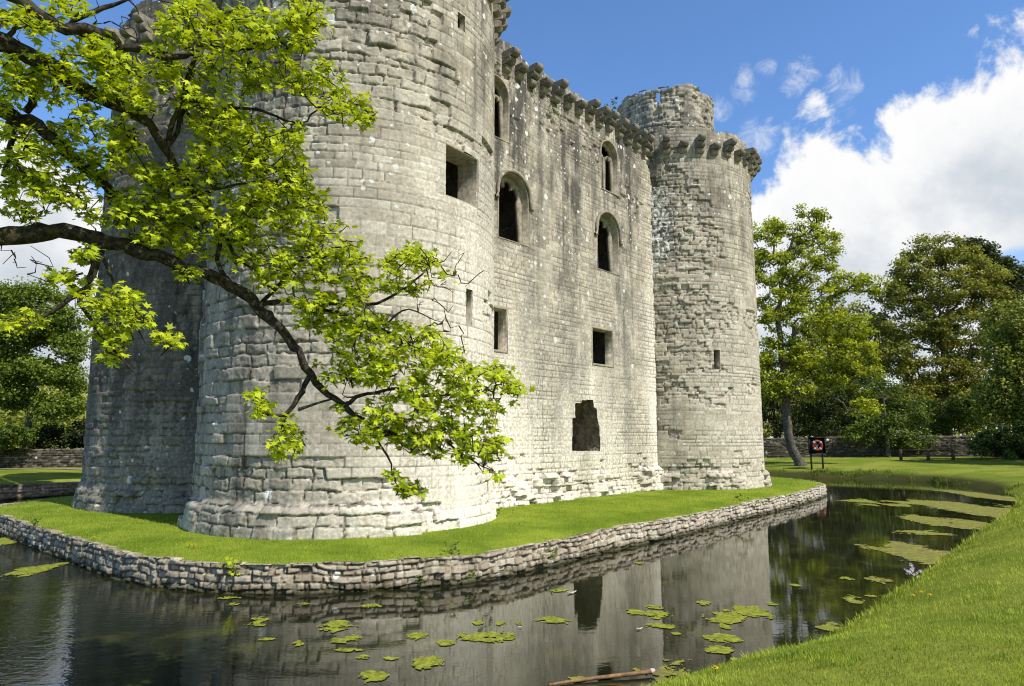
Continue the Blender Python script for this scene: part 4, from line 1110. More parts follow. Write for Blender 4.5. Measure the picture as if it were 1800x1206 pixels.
# big bronze tree
def placed(px, D): 
    x = D*(px-900)/1245.; return np.array((x, D, gz(x, D)))
b = placed(1672, 84)
bl = [blob(*q) for q in ((1640, 440, 84, 46, 26), (1600, 475, 84, 40, 24), (1690, 460, 84, 46, 26), (1740, 480, 84, 34, 24), (1650, 510, 84, 80, 36), (1570, 520, 84, 30, 24), (1740, 530, 84, 34, 30), (1600, 570, 84, 60, 36), (1690, 580, 84, 66, 40), (1570, 630, 84, 50, 36), (1640, 650, 84, 60, 36), (1710, 650, 84, 44, 36), (1610, 700, 84, 60, 30), (1690, 710, 84, 50, 34))]
tree('bronze_leaved_tree', 'tallest broad tree with bronze green crown behind the right garden wall', b, 25, bl, L_brn, nt=800, per=90, leaf=.27, trunk_r=.5, seed=2, spread=1.1, flat=.55)
b = placed(1765, 96); bl = [blob(*q) for q in ((1705, 438, 96, 28, 14), (1725, 445, 96, 22, 14), (1740, 480, 96, 40, 30), (1770, 510, 96, 28, 40), (1790, 490, 96, 14, 20), (1765, 570, 96, 30, 40))]
tree('dark_evergreen_tree', 'dark evergreen showing its top behind the tallest bronze tree', b, 26, bl, L_drk, nt=160, per=110, leaf=.36, trunk_r=.4, seed=3, spread=1.5)
b = placed(1790, 70); bl = [blob(*q) for q in ((1790, 570, 70, 50, 40), (1770, 630, 70, 44, 44), (1815, 640, 70, 60, 60), (1770, 700, 70, 44, 40), (1830, 720, 70, 60, 40), (1740, 720, 70, 22, 26), (1830, 560, 70, 40, 50))]
tree('willow_tree', 'pale grey green willow at the right edge of the view', b, 14, bl, L_wil, nt=260, per=120, leaf=.28, trunk_r=.3, seed=4, spread=1.2, flat=1.1)
b = placed(1500, 92); bl = [blob(*q) for q in ((1490, 570, 92, 60, 36), (1530, 610, 92, 50, 40), (1450, 620, 92, 60, 50), (1510, 680, 92, 70, 50), (1400, 680, 92, 60, 60), (1560, 720, 92, 50, 40), (1460, 740, 92, 60, 30))]
tree('oak_tree', 'dull olive tree filling the gap between the yellow sycamore and the bronze tree', b, 18, bl, L_brn, nt=460, per=100, leaf=.32, trunk_r=.4, seed=5, spread=1.4, flat=.7)
b = placed(1455, 77); bl = [blob(*q) for q in ((1455, 690, 77, 30, 26), (1440, 720, 77, 34, 30), (1490, 725, 77, 30, 26), (1455, 750, 77, 50, 16), (1400, 745, 77, 26, 22))]
tree('holly_tree', 'small dark tree behind the lifebuoy board', b, 8, bl, L_drk, nt=90, per=80, leaf=.24, trunk_r=.22, seed=6, spread=.9, flat=.8)
b = placed(1560, 68.3); bl = [blob(*q) for q in ((1550, 690, 70, 36, 26), (1540, 740, 69, 40, 22), (1590, 730, 69, 36, 26), (1560, 768, 68.3, 46, 16), (1520, 762, 68.3, 30, 16), (1610, 775, 68, 30, 14))]
tree('hawthorn_tree', 'mid green bushy tree spilling over the right garden wall', b, 8, bl, L_mid, nt=140, per=80, leaf=.22, trunk_r=.22, seed=7, spread=.85, flat=.8)
b = placed(1660, 78); bl = [blob(*q) for q in ((1650, 720, 78, 46, 24), (1690, 740, 78, 40, 22), (1630, 755, 78, 40, 14), (1720, 700, 78, 26, 36))]
tree('alder_tree', 'low leafy tree under the bronze tree above the wooden rail', b, 8, bl, L_mid, nt=130, per=70, leaf=.24, trunk_r=.22, seed=8, spread=.95, flat=.7)
b = placed(1765, 62); bl = [blob(*q) for q in ((1740, 772, 62, 40, 16), (1790, 765, 62, 40, 22), (1760, 790, 62, 60, 14), (1820, 780, 62, 40, 26))]
tree('laurel_bush', 'dark rounded bush in front of the wall at the right edge', b, 4, bl, L_ivy, nt=130, per=90, leaf=.19, trunk_r=.12, seed=9, spread=.55, flat=.8, cat='bush')
b = placed(1365, 80); bl = [blob(*q) for q in ((1360, 720, 80, 30, 30), (1340, 690, 80, 20, 40), (1385, 755, 80, 30, 16), (1310, 700, 80, 40, 60))]
tree('elder_tree', 'dim brownish tree behind the wall beside the far tower', b, 9, bl, L_drk, nt=110, per=70, leaf=.26, trunk_r=.25, seed=10, spread=1.0, flat=.8)
for q, (X_, Y_, s_) in enumerate(((49, 50, 1.0), (60, 57, 1.1), (70, 62, 1.1))):
    b = np.array((X_, Y_, gz(X_, Y_)))
    bl = [(X_+dx*s_, Y_+dy*s_, b[2]+h_*s_, 4*s_, 4*s_, 2.6*s_, 1) for dx, dy, h_ in ((0, 0, 17), (-3, 1, 13), (3, -1, 13), (0, 3, 14), (1, -3, 11), (-2, -2, 9), (3, 3, 9))]
    tree('beech_tree', ('first tall beech on the lawn outside the right edge of the view', 'second tall beech on the lawn outside the right edge of the view', 'third tall beech on the lawn outside the right edge of the view')[q], b, 18*s_, bl, L_mid, nt=130, per=70, leaf=.5, trunk_r=.4, seed=40+q, spread=1.5, flat=.6)
# left side
b = placed(45, 47); bl = [blob(*q) for q in ((60, 520, 47, 46, 22), (10, 530, 47, 40, 26), (105, 560, 47, 36, 22), (130, 610, 47, 26, 26), (60, 580, 47, 60, 30), (0, 600, 47, 50, 40), (120, 660, 47, 34, 24), (60, 650, 47, 60, 26), (10, 690, 47, 50, 30), (100, 710, 47, 44, 22), (-60, 600, 47, 50, 70), (-60, 520, 47, 40, 30))]
tree('maple_tree', 'spreading green tree at the left edge beyond the shaded tower', b, 12, bl, L_lft, nt=620, per=95, leaf=.18, trunk_r=.3, seed=11, spread=.85, flat=.65, trunk_top=.6)
b = placed(40, 46); bl = [blob(*q) for q in ((20, 765, 45, 40, 18), (-50, 760, 45, 50, 24), (-10, 780, 45, 40, 14))]
tree('laurel_bush', 'bright leafy bush behind the low wall at the left edge', b, 3, bl, L_ivy, nt=70, per=80, leaf=.17, trunk_r=.1, seed=12, spread=.5, flat=.8, cat='bush')
b = placed(110, 48); bl = [blob(*q) for q in ((80, 770, 48, 40, 18), (130, 760, 48, 40, 22), (160, 770, 48, 40, 18), (105, 785, 48, 50, 12), (200, 760, 48, 40, 22))]
tree('yew_hedge', 'dark shaded hedge between the left tree and the shaded tower', b, 3, bl, L_drk, nt=110, per=80, leaf=.18, trunk_r=.1, seed=13, spread=.5, flat=.8, cat='hedge')
# far wood on the rise
def wood_strip():
    rs = np.random.default_rng(77); n = 42000
    x = rs.uniform(-150, 190, n); y = rs.uniform(112, 135, n)
    h = 8+6*fbm(x*.06, x*0, 5)+5*fbm(x*.25, x*0, 6)-5
    z = ground_z(x, y)+h*rs.uniform(0, 1, n)**.6
    P = np.stack([x, y, z], -1)
    N = rs.normal(0, .5, (n, 3))+np.array((0, -.5, .7)); Dd = rs.normal(0, 1, (n, 3))
    o = crown_obj('far_wood', [leaves(P, Dd, N, rs.uniform(.5, 1.2, n), QUAD3, QUAD_F)], L_brn, None)
    return tag(o, 'distant woodland seen as one mass behind the garden trees', 'woodland', kind='stuff')
wood_strip()

# ------------------------------------------------------------------ garden walls
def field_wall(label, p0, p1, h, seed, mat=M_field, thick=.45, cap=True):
    p0, p1 = np.array(p0, float), np.array(p1, float); L = np.linalg.norm(p1-p0); d = (p1-p0)/L; n = np.array((d[1], -d[0]))
    if n@(-p0) < 0: n = -n
    u = np.arange(0, L, .09); v = np.arange(-.4, h, .05)
    U, Vv = np.meshgrid(u, v, indexing='ij')
    disp, col, (bi, bj, h2, hb, uc) = masonry(U, Vv, .14, .3, seed, .4+0*U, joint=.05, offs=.02, depth=.04, jit=.8)
    gzv = ground_z(p0[0]+d[0]*u, p0[1]+d[1]*u)
    top = h+.06*(hsh(np.floor(u/.4), seed)-.5)+.2*(fbm(u*.2, u*0, seed)-.5)
    sc = (np.minimum(Vv, top[:, None]))
    P = np.stack([p0[0]+d[0]*U+n[0]*disp, p0[1]+d[1]*U+n[1]*disp, gzv[:, None]+sc], -1)
    rows2 = []
    for off, dz in ((-.05, .04), (-thick/2, .08), (-thick, .0), (-thick, -h-.3)):
        rows2.append(np.stack([p0[0]+d[0]*u+n[0]*off, p0[1]+d[1]*u+n[1]*off, gzv+top+dz], -1)[:, None])
    P = np.concatenate([P]+rows2, 1); col = np.concatenate([col]+[col[:, -1:]]*4, 1); nv = P.shape[1]
    Uw = np.repeat(u[:, None], nv, 1); Vw = np.concatenate([Vv]+[Vv[:, -1:]+.1*k for k in range(1, 5)], 1)
    F = grid_faces(len(u), nv)
    wx = np.stack([.5+0*Uw, 0*Uw, .05+0*Uw, 1+0*Uw], -1)
    o = mesh_np('garden_wall', P.reshape(-1, 3), F, mat, None, {'stone': col.reshape(-1, 4), 'wx': wx.reshape(-1, 4)}, np.stack([Uw, Vw], -1).reshape(-1, 2))
    return tag(o, label, 'wall')
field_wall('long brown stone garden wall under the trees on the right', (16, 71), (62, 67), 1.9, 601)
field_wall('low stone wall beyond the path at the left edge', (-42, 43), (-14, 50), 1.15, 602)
field_wall('mossy stone wall lining the far side of the moat on the left', (-26.3, 31.2), (-21.2, 46.2), .78, 603, mat=M_rub)

# path on the left bank
pth = np.array([(-42, 41.6), (-34, 42.9), (-26, 45.2), (-14, 48.4)]); pr = resample(pth, .5, False)
w = np.array((-.25, .95)); V = []
for p in pr:
    for s in (-.4, .4):
        q = p+w*s; V.append((q[0], q[1], gz(q[0], q[1])+.035))
o = mesh_np('path', V, [(2*k, 2*k+1, 2*k+3, 2*k+2) for k in range(len(pr)-1)], simple_mat('pale_gravel', (.26, .23, .18), .95, .3, 6)); tag(o, kind='structure')

# ------------------------------------------------------------------ lifebuoy board, wooden rail
M_blk = simple_mat('black_board', (.014, .014, .015), .5, .3, 5); M_org = simple_mat('orange_plastic', (.25, .04, .012), .6, .25, 5)  # lifebuoy colours dulled to carry the tree shade
M_wht = simple_mat('white_band', (.5, .48, .43), .6, .2, 5); M_wood = simple_mat('weathered_timber', (.085, .062, .036), .85, .4, 9); M_post = simple_mat('dark_timber', (.05, .04, .03), .85, .3, 9)
lb = on_level(1437, 812, 1.15); lz = gz(*lb)
Dl = lb[1]; cz = at(1437, 783, Dl)[2]
st = empty('lifebuoy_station', (float(lb[0]), float(lb[1]), lz), 'orange lifebuoy on a black board on two posts by the garden wall', 'lifebuoy')
sz = 28/1245*Dl; 
m_ = MB(); m_.box((0, 0, cz-lz), (sz, .06, sz*.98), 0)
bo = m_.build('backboard', M_blk, st)
m_ = MB(); m_.box((0, -.09, cz-lz+sz*.5), (sz*1.04, .24, .06)); m_.box((-sz/2, -.06, cz-lz), (.05, .16, sz)); m_.box((sz/2, -.06, cz-lz), (.05, .16, sz)); m_.box((0, -.06, cz-lz-sz/2), (sz, .16, .05))
m_.build('surround', M_blk, st)
for s in (-1, 1):
    m_ = MB(); m_.box((s*sz*.36, .08, (cz-lz)/2-.1), (.11, .11, cz-lz+.2)); m_.build('post', M_post, st)
rr = sz*.27
def torus(r, t, a0, a1, n):
    mb = MB(); A = np.linspace(a0, a1, n); mb.tube(np.stack([r*np.cos(A), 0*A, r*np.sin(A)], -1), t, 8); return mb
rg = torus(rr, sz*.085, 0, 2*math.pi, 28).build('ring', M_org, st, smooth=True); rg.location = (0, -.13, cz-lz)
for k in range(4):
    a_ = math.pi/4+k*math.pi/2
    b_ = torus(rr, sz*.092, a_-.16, a_+.16, 5).build('band', M_wht, rg, smooth=True)
# the white lettering block seen inside the ring: a small emblem of three strokes
m_ = MB()
for a0, a1 in (((-.02, -.14), (-.10, .10)), ((.02, -.14), (.10, .10)), ((-.05, .0), (.05, .0)), ((0, .02), (0, .16))):
    m_.tube([(a0[0]*sz, -.045, cz-lz+a0[1]*sz), (a1[0]*sz, -.045, cz-lz+a1[1]*sz)], .012*sz+.006, 5)
m_.build('rope_sign', M_wht, st)
def on_ground(px, py):
    z0 = .9
    for _ in range(12):
        p = on_level(px, py, z0); z0 = .5*z0+.5*gz(*p)
    return p
rp = [on_ground(x, 809) for x in (1584, 1632, 1676)]
fe = empty('wooden_rail', (float(rp[1][0]), float(rp[1][1]), gz(*rp[1])), 'low wooden post and rail standing before the wall on the right lawn', 'fence')
for p in rp:
    m_ = MB(); m_.box((p[0]-rp[1][0], p[1]-rp[1][1], .42), (.2, .2, 1.1)); m_.build('post', M_wood, fe)
d_ = rp[2]-rp[0]
for zz in (.38, .88):
    m_ = MB(); m_.box((0, -.12, zz), (float(np.linalg.norm(d_)), .07, .15), math.atan2(d_[1], d_[0])); m_.build('rail', M_wood, fe)

# ------------------------------------------------------------------ grass
def blades(P, h, lean=.5, wid=.12, rs=None):
    n = len(P); a = rs.uniform(0, 6.283, n); d = np.stack([np.cos(a), np.sin(a), 0*a], -1); s = np.stack([-np.sin(a), np.cos(a), 0*a], -1)
    ln = rs.uniform(.1, 1, n)[:, None]*lean
    tip = P+h[:, None]*(d*ln+np.array((0, 0, 1.))*np.sqrt(np.maximum(1-ln**2, .1)))
    mid = P+h[:, None]*.55*(d*ln*.55+np.array((0, 0, 1.)))
    w = (h*wid)[:, None]
    V = np.stack([P-s*w*.5, P+s*w*.5, mid+s*w*.42, mid-s*w*.42, tip], 1).reshape(-1, 3)
    b = np.arange(n)[:, None]*5
    return V, (b+np.array((0, 1, 2, 3))), (b+np.array((3, 2, 4))), np.repeat(np.clip(rs.normal(.5, .25, n), 0, 1), 5)
M_grass = leaf_mat('grass_blade', (.14, .22, .012), (.52, .60, .08), .3)
M_grass2 = leaf_mat('mown_grass_blade', (.11, .19, .010), (.42, .52, .05), .3)
def polar(n, r0, r1, a0, a1, rs, pw=1.0):
    r = r0*(r1/r0)**(rs.random(n)**pw); a = R_(a0)+(R_(a1)-R_(a0))*rs.random(n)
    return r*np.sin(a), r*np.cos(a), r
rs = np.random.default_rng(21)
x, y, r = polar(430000, 4.0, 48, -25, 52, rs, 1.0)
s = poly_sd(x, y, moat); k = s > .02; x, y, r, s = x[k], y[k], r[k], s[k]
z = ground_z(x, y)
h = (.030+.0016*r)*rs.uniform(.5, 1.4, len(x))*(1+1.5*np.exp(-s/.2)+.7*sst(.58, .75, fbm(x*1.2, y*1.2, 3)))
V1 = blades(np.stack([x, y, z-.01], -1), h, .85, .09, rs)
def grass_obj(name, B, mat, label):
    V, F4, F3, t = B
    t = np.clip(t*.55+2.2*np.repeat(.5*fbm(V[::5, 0]*.6, V[::5, 1]*.6, 66)+.5*fbm(V[::5, 0]*2.4, V[::5, 1]*2.4, 67)-.38, 5), 0, 1)
    o = mesh_np(name, V, [F4, F3], mat, None, {'tone': np.c_[t, t, t, np.ones(len(t))]})
    return tag(o, label, 'grass', kind='stuff')
grass_obj('bank_grass', V1, M_grass, 'short sunlit grass growing over the near right bank')
x, y, r = polar(300000, 13.5, 47, -42, 27, rs, 1.0)
s = -poly_sd(x, y, isl); k = s > .06
for c in (T_NEAR, T_RIGHT, T_LEFT): k &= np.hypot(x-c[0], y-c[1]) > TR+.05
x, y, r, s = x[k], y[k], r[k], s[k]
h = (.03+.0012*r)*rs.uniform(.5, 1.3, len(x))*(1+.9*np.exp(-s/.15))
V1 = blades(np.stack([x, y, lawn_z(x, y)-.01], -1), h, .8, .12, rs)
grass_obj('island_grass', V1, M_grass2, 'short mown grass covering the island lawn round the castle')
# rough growth along the far bank
n = 60000
tpar = rs.integers(0, len(moat), n); q = moat[tpar]+(np.roll(moat, -1, 0)-moat)[tpar]*rs.random((n, 1))
kk = (q[:, 1] > 38) & (q[:, 0] > 8); q = q[kk]; q = q+rs.normal(0, .5, q.shape)+np.array((.2, .75)); z = ground_z(q[:, 0], q[:, 1]); kk = z > -.02; q, z = q[kk], z[kk]
h = rs.uniform(.04, .15, len(q))*(.3+1.9*sst(.45, .72, fbm(q[:, 0]*.6, q[:, 1]*.6, 9)))
V1 = blades(np.stack([q[:, 0], q[:, 1], z-.02], -1), h, .8, .13, rs)
grass_obj('bank_weeds', V1, L_mid, 'rough weeds and long grass along the far moat bank')

# ------------------------------------------------------------------ small plants and bits
M_yel = simple_mat('dandelion_yellow', (.75, .50, .01), .7, .1, 20); M_pnk = simple_mat('pale_pink_petal', (.62, .52, .62), .7, .1, 20); M_stem = leaf_mat('plant_leaf', (.06, .11, .01), (.22, .30, .02), .35)
def dandelion(px, py, isle=False, label=''):
    z0 = .7
    for _ in range(4):
        p = on_level(px, py, z0); z0 = (float(lawn_z(p[:1], p[1:])[0]) if isle else gz(*p))+.08
    p = on_level(px, py, z0)
    t = empty('dandelion', (float(p[0]), float(p[1]), z0-.08), label, 'flower', 'dandelions in the grass')
    m_ = MB(); m_.tube([(0, 0, 0), (.01, 0, .05), (.012, 0, .1)], .004, 5); m_.build('stem', M_stem, t)
    m_ = MB()
    sc = .03 if p[1] < 14 else .045
    for ring, (rr, zz) in enumerate(((1, .1), (.6, .112))):
        for k in range(10):
            a_ = k*.628+ring*.3; c, s_ = math.cos(a_), math.sin(a_)
            m_.add([(.012, 0, zz), (.012+sc*rr*c-.3*sc*s_, sc*rr*s_+.3*sc*c, zz+.008), (.012+sc*rr*1.2*c, sc*rr*1.2*s_, zz+.002), (.012+sc*rr*c+.3*sc*s_, sc*rr*s_-.3*sc*c, zz+.008)], [(0, 1, 2, 3)])
    m_.build('flower_head', M_yel, t)
for q in (((1633, 1048), False, 'yellow dandelion below the pink flowers on the right bank'), ((1604, 1049), False, 'yellow dandelion nearest the water under the pink flowers'), ((1256, 1178), False, 'yellow dandelion at the bottom of the near bank beside the algae'),
          ((332, 957), True, 'yellow dandelion on the island lawn before the shaded gap, left of a pair'), ((340, 959), True, 'yellow dandelion on the island lawn before the shaded gap, right of a pair'), ((164, 946), True, 'yellow dandelion at the left end of the island lawn'), ((1618, 1043), False, 'yellow dandelion between two others under the pink flowers')):
    dandelion(*q[0], q[1], q[2])
def rosette_plant(name, label, pos, size, n, mat, leafsize, cat='plant', droop=.2, group=None, out=None):
    t = empty(name, tuple(float(q) for q in pos), label, cat, group)
    rs = np.random.default_rng(int(abs(pos[0]*977+pos[1]*31)) + n)
    st_ = MB(); parts = []
    for k in range(max(3, n//4)):
        d = unit(rs.normal(0, 1, 3)*np.array((1, 1, .5))+np.array((0, 0, .8))+(np.array((*out, 0))*.8 if out is not None else 0))
        L = size*rs.uniform(.4, 1); P = np.array([(0, 0, 0), d*L*.5+(0, 0, .02), d*L])
        st_.tube(P, [.008, .006, .003], 5)
        m = 4
        Pp = np.repeat(P[None, 2], m, 0)+rs.normal(0, leafsize*.5, (m, 3))
        Dd = unit(rs.normal(0, 1, (m, 3))+d); N = unit(np.array((0, -.3, .8))+rs.normal(0, .35, (m, 3)))
        parts.append(leaves(Pp, Dd, N, rs.uniform(.7, 1.3, m)*leafsize))
    st_.build('stem', M_stem, t); crown_obj('foliage', parts, mat, t)
    return t
def wallpoint(px, py, z):
    p = on_level(px, py, z); d = p/np.linalg.norm(p); return np.array((p[0]-d[0]*.08, p[1]-d[1]*.08, z))
rosette_plant('wall_plant', 'yellow green leafy plant rooted in the retaining wall left of centre', wallpoint(410, 1006, .42), .26, 26, M_leaf, .09, out=(0, -1))
for q, (px, py, z, sz_, lab) in enumerate(((60, 925, .55, .3, 'green weed on the retaining wall top near the left edge'), (793, 975, .55, .28, 'low dark weed on the wall top below the near tower'), (968, 978, .3, .22, 'reddish green fern like tuft low in the sunlit retaining wall'), (830, 1015, .15, .24, 'dark weed at the waterline under the near tower'), (735, 1022, .15, .22, 'dark small fern at the waterline left of the other waterline weed'),
        (1302, 880, .6, .3, 'upright weed on the retaining wall top before the far tower'), (1320, 893, .3, .25, 'hanging weed on the face of the retaining wall by the island corner'), (1422, 883, .3, .25, 'weed in the retaining wall nearest the island corner'))):
    rosette_plant('wall_weed', lab, wallpoint(px, py, z), sz_, 22, L_ivy, .07, out=(0, -.6), group='weeds growing on the retaining wall')
for px, py, lab in ((872, 912, 'green weed at the foot of the near tower on its right'), (1283, 848, 'green weed at the base of the far tower on its lit side'), (1260, 858, 'low green weed against the far tower plinth left of the taller weed')):
    p = on_level(px, py, LAWN); rosette_plant('wall_weed', lab, (p[0], p[1], LAWN), .35, 26, L_ivy, .09)
# weeds on the wall head
for u_, v_, s_, lab in ((wall_uv(940, 167)[0], wall_uv(940, 167)[1], .35, 'small green plant below the corbels of the wall'), (wall_uv(968, 200)[0], wall_uv(968, 200)[1], .3, 'small green plant high on the wall right of another'), ):
    p = wall_P(u_, v_, .05); rosette_plant('wall_weed', lab, p, s_, 24, L_ivy, .09, out=WN)
p = wall_P(wall_uv(1078, 205)[0], 18.1, -.3); rosette_plant('wall_shrub', 'leafy sapling growing on the wall head near the turret', p, 1.0, 60, L_mid, .16)
# cuckoo flowers
z0 = .1
p = on_level(1605, 1034, .12); t = empty('cuckoo_flower', (float(p[0]), float(p[1]), gz(*p)), 'pale pink wild flowers on thin stems at the right water edge', 'flower')
rs = np.random.default_rng(8); m_ = MB(); pm = MB()
for k in range(9):
    tx, ty, tz = rs.uniform(-.16, .16), rs.uniform(-.1, .1), rs.uniform(.22, .42)
    m_.tube([(tx*.3, ty*.3, -.05), (tx*.8, ty*.8, tz*.6), (tx, ty, tz)], .004, 5)
    for j in range(4):
        c0 = np.array((tx, ty, tz))+rs.normal(0, .02, 3)
        for b in range(4):
            a_ = b*1.57; pm.add([c0, c0+(.022*math.cos(a_-.5), -.01, .022*math.sin(a_-.5)), c0+(.03*math.cos(a_), -.012, .03*math.sin(a_)), c0+(.022*math.cos(a_+.5), -.01, .022*math.sin(a_+.5))], [(0, 1, 2, 3)])
m_.build('stem', M_stem, t); pm.build('petals', M_pnk, t)
# floating stick and feathers
a_ = on_level(965, 1207, 0); b_ = on_level(1143, 1187, 0); cc = (a_+b_)/2
m_ = MB(); P = np.array([np.array((*(a_+(b_-a_)*k), .02+.035*k))-np.array((*cc, 0)) for k in np.linspace(0, 1, 12)]); P[:, 1] += .02*np.sin(np.linspace(0, 5, 12))
m_.tube(P, np.linspace(.018, .030, 12), 8, rough=.12)
sk_ = empty('floating_stick', (float(cc[0]), float(cc[1]), 0), 'long pale brown stick floating in the moat at the bottom of the view', 'stick')
m_.build('branch_wood', simple_mat('wet_wood', (.22, .13, .06), .7, .4, 14), sk_)
m_ = MB(); m_.tube([P[-1], P[-1]+(.03, .01, .008), P[-1]+(.06, .016, .01)], [.034, .034, .02], 8, rough=.15); m_.build('broken_end', simple_mat('broken_wood', (.5, .45, .38), .8, .2, 14), sk_)
for px, py, L, lab in ((1005, 1043, .22, 'white feather floating by the dark opening reflection'), (1124, 1107, .12, 'white feather floating under the lone long algae patch'), (914, 1104, .06, 'tiny white feather floating near the oval algae patch')):
    p = on_level(px, py, 0); m_ = MB(); n = 9
    xs = np.linspace(-L/2, L/2, n); wd_ = .22*L*np.sin(np.linspace(.25, 3.0, n))
    V = np.concatenate([np.stack([xs, wd_, .012+.10*L*np.abs(np.linspace(-1, 1, n))], -1), np.stack([xs, 0*xs, .02+.12*L*np.abs(np.linspace(-1, 1, n))], -1), np.stack([xs, -wd_, .012+.10*L*np.abs(np.linspace(-1, 1, n))], -1)])
    m_.add(V, [(r*n+k, r*n+k+1, (r+1)*n+k+1, (r+1)*n+k) for r in range(2) for k in range(n-1)])
    o = m_.build('feather', M_wht); o.location = (float(p[0]), float(p[1]), 0.004); o.rotation_euler = (0, 0, random.uniform(-.4, .6)); tag(o, lab, 'feather', 'white feathers on the water')

# ------------------------------------------------------------------ sky, sun, camera
wld = bpy.data.worlds.new('World'); bpy.context.scene.world = wld; wld.use_nodes = True
nt = wld.node_tree; nt.nodes.clear(); g = NT(nt)
tc = g.n('ShaderNodeTexCoord').outputs['Generated']
sky = g.n('ShaderNodeTexSky', sky_type='NISHITA'); sky.sun_disc = False
sky.sun_elevation = SUN_EL; sky.sun_rotation = SUN_AZ; sky.air_density = 1.0; sky.dust_density = .35; sky.ozone_density = 2.2
sdot = g.n('ShaderNodeVectorMath', operation='DOT_PRODUCT'); g.put(sdot.inputs[0], tc)
sdot.inputs[1].default_value = (math.sin(SUN_AZ)*math.cos(SUN_EL), math.cos(SUN_AZ)*math.cos(SUN_EL), math.sin(SUN_EL))
# the sky is deep blue away from the sun and paler round it
skyc = g.mix(1, sky.outputs[0], g.mix(g.rng(sdot.outputs['Value'], .35, .85), (1.28, 1.66, 2.08), (1.25, 1.15, .95)), 'MULTIPLY')
sp = g.n('ShaderNodeSeparateXYZ'); g.put(sp.inputs[0], tc)
az = g.math('MULTIPLY', g.math('ARCTAN2', sp.outputs[0], sp.outputs[1]), 180/math.pi)
el = g.math('MULTIPLY', g.math('ARCSINE', sp.outputs[2]), 180/math.pi)
def azel(px, py):
    r, f, v = ray(px, py); return math.degrees(math.atan2(r, f)), math.degrees(math.atan2(v, math.hypot(r, f)))
tops = [(-400, 190), (-150, 170), (0, 175), (60, 190), (95, 240), (150, 310), (205, 360), (270, 440), (420, 560), (900, 600), (1180, 420), (1260, 350), (1310, 300), (1350, 300), (1380, 252), (1415, 225), (1450, 198), (1480, 212), (1515, 238), (1550, 222), (1600, 182), (1640, 128), (1690, 85), (1740, 55), (1800, 22), (1900, -40), (2050, -110)]
fc = g.n('ShaderNodeFloatCurve'); cv = fc.mapping.curves[0]
pts = [(a, e) for a, e in (azel(x, y) for x, y in tops)]
pts = [(-180, 0), (-75, 4)]+[p for p in pts if -70 < p[0] < 70]+[(72, 30), (95, 6), (180, 0)]
pts = [((a+180)/360, max(0, e/60)) for a, e in pts]
cv.points[0].location = pts[0]; cv.points[1].location = pts[-1]
for p in pts[1:-1]: cv.points.new(*p)
for p in cv.points: p.handle_type = 'VECTOR'
fc.mapping.update()
g.put(fc.inputs['Value'], g.math('DIVIDE', g.math('ADD', az, 180), 360))
etop = g.math('MULTIPLY', fc.outputs[0], 60)
dep = g.math('SUBTRACT', etop, el)
n1 = g.noise(tc, 9, 12, .62, .25); n2 = g.noise(tc, 5.2, 8, .58, .2); n3 = g.noise(g.mapv(tc, (1, 1, 1), (3.3, 1.2, .4)), 16, 8, .6)
dens = g.math('ADD', dep, g.math('MULTIPLY', g.math('SUBTRACT', n1, .52), 16))
alpha = g.rng(dens, -.4, 1.5)
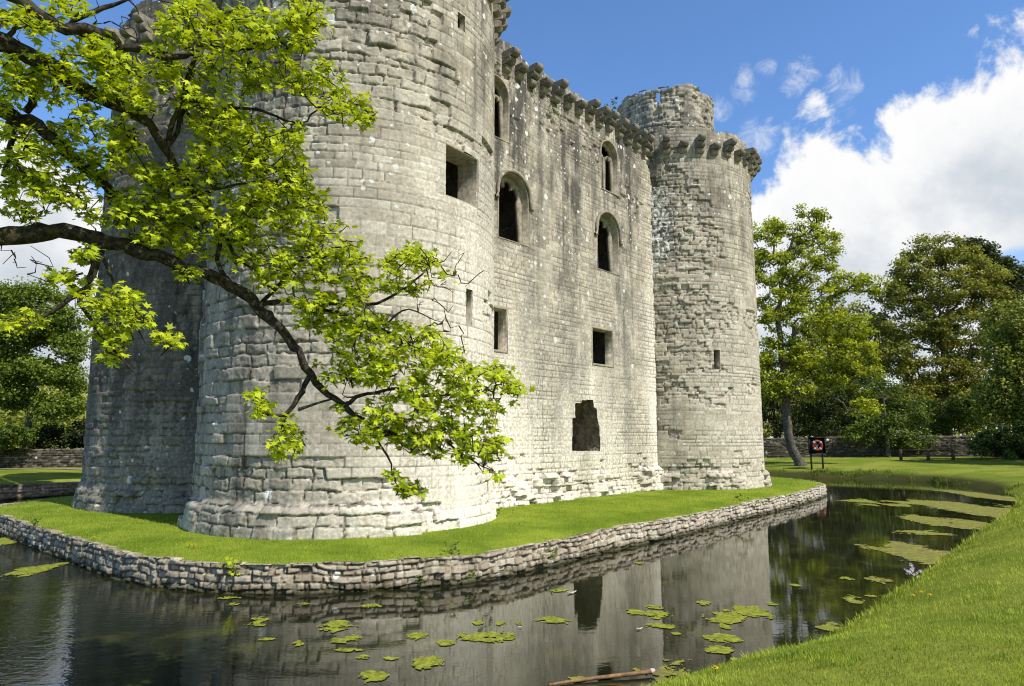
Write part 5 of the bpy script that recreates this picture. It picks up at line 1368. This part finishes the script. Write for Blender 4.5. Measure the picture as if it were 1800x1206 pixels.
# loose wisps near the top of the cloud bank
def spot(px, py, ra, re):
    a0, e0 = azel(px, py)
    q = g.math('ADD', g.math('POWER', g.math('DIVIDE', g.math('SUBTRACT', az, a0), ra), 2), g.math('POWER', g.math('DIVIDE', g.math('SUBTRACT', el, e0), re), 2))
    return g.math('SUBTRACT', 1, q, clamp=True)
wis = None
for q in ((1310, 150, 1.6, 1.7), (1345, 122, 1.3, .9), (1405, 135, 1.9, 1.7), (1480, 160, 1.7, 2.2), (1265, 190, 1.3, 1.3), (1330, 250, 2.4, 2.2)):
    s_ = spot(*q); wis = s_ if wis is None else g.math('MAXIMUM', wis, s_)
nw_ = g.noise(tc, 30, 12, .72, 1.2)
wa = g.math('MULTIPLY', g.rng(g.math('ADD', g.math('MULTIPLY', wis, .30), nw_), .58, .98), .5)
wa = g.math('MULTIPLY', wa, g.rng(wis, 0, .3))
bl_ = spot(1790, 470, 3.2, 2.0)
alpha = g.math('MULTIPLY', alpha, g.math('SUBTRACT', 1, g.math('MULTIPLY', g.rng(g.math('ADD', bl_, g.math('MULTIPLY', n1, .5)), .6, 1.1), .75)))
alpha = g.math('MAXIMUM', alpha, wa)
shade = g.math('ADD', g.math('MULTIPLY', g.rng(n2, .38, .62), .6), g.math('MULTIPLY', g.rng(n3, .35, .65), .22))
shade = g.math('MULTIPLY', g.math('ADD', shade, g.rng(dep, 6, 24, 0, .25)), g.rng(dens, 1.5, 9))
cc_ = g.mix(shade, (9.9, 9.9, 9.9), (5.3, 6.0, 6.8))
colr_ = g.mix(alpha, skyc, cc_)
bg = g.n('ShaderNodeBackground'); g.put(bg.inputs[0], colr_); bg.inputs[1].default_value = .1
wo = g.n('ShaderNodeOutputWorld'); g.L.new(bg.outputs[0], wo.inputs[0])

sl_ = bpy.data.lights.new('sun', 'SUN'); sl_.energy = 5.0; sl_.angle = R_(.53); sl_.color = (1, .955, .87)
so = bpy.data.objects.new('sun', sl_); C.objects.link(so)
sd = Vector((math.sin(SUN_AZ)*math.cos(SUN_EL), math.cos(SUN_AZ)*math.cos(SUN_EL), math.sin(SUN_EL)))
so.rotation_euler = sd.to_track_quat('Z', 'Y').to_euler(); so.location = sd*60

cam = bpy.data.cameras.new('camera'); cam.sensor_width = 36; cam.lens = 36*FPX/1800; cam.clip_end = 3000; cam.clip_start = .05
co = bpy.data.objects.new('camera', cam); C.objects.link(co); co.location = (0, 0, EYE); co.rotation_euler = (math.pi/2+PITCH, 0, 0)
sc = bpy.context.scene; sc.camera = co
sc.view_settings.view_transform = 'Standard'; sc.view_settings.look = 'None'; sc.view_settings.exposure = 0; sc.view_settings.gamma = 1
sc.cycles.max_bounces = 6; sc.cycles.transparent_max_bounces = 4; sc.cycles.use_denoising = True; sc.cycles.filter_width = 1.1
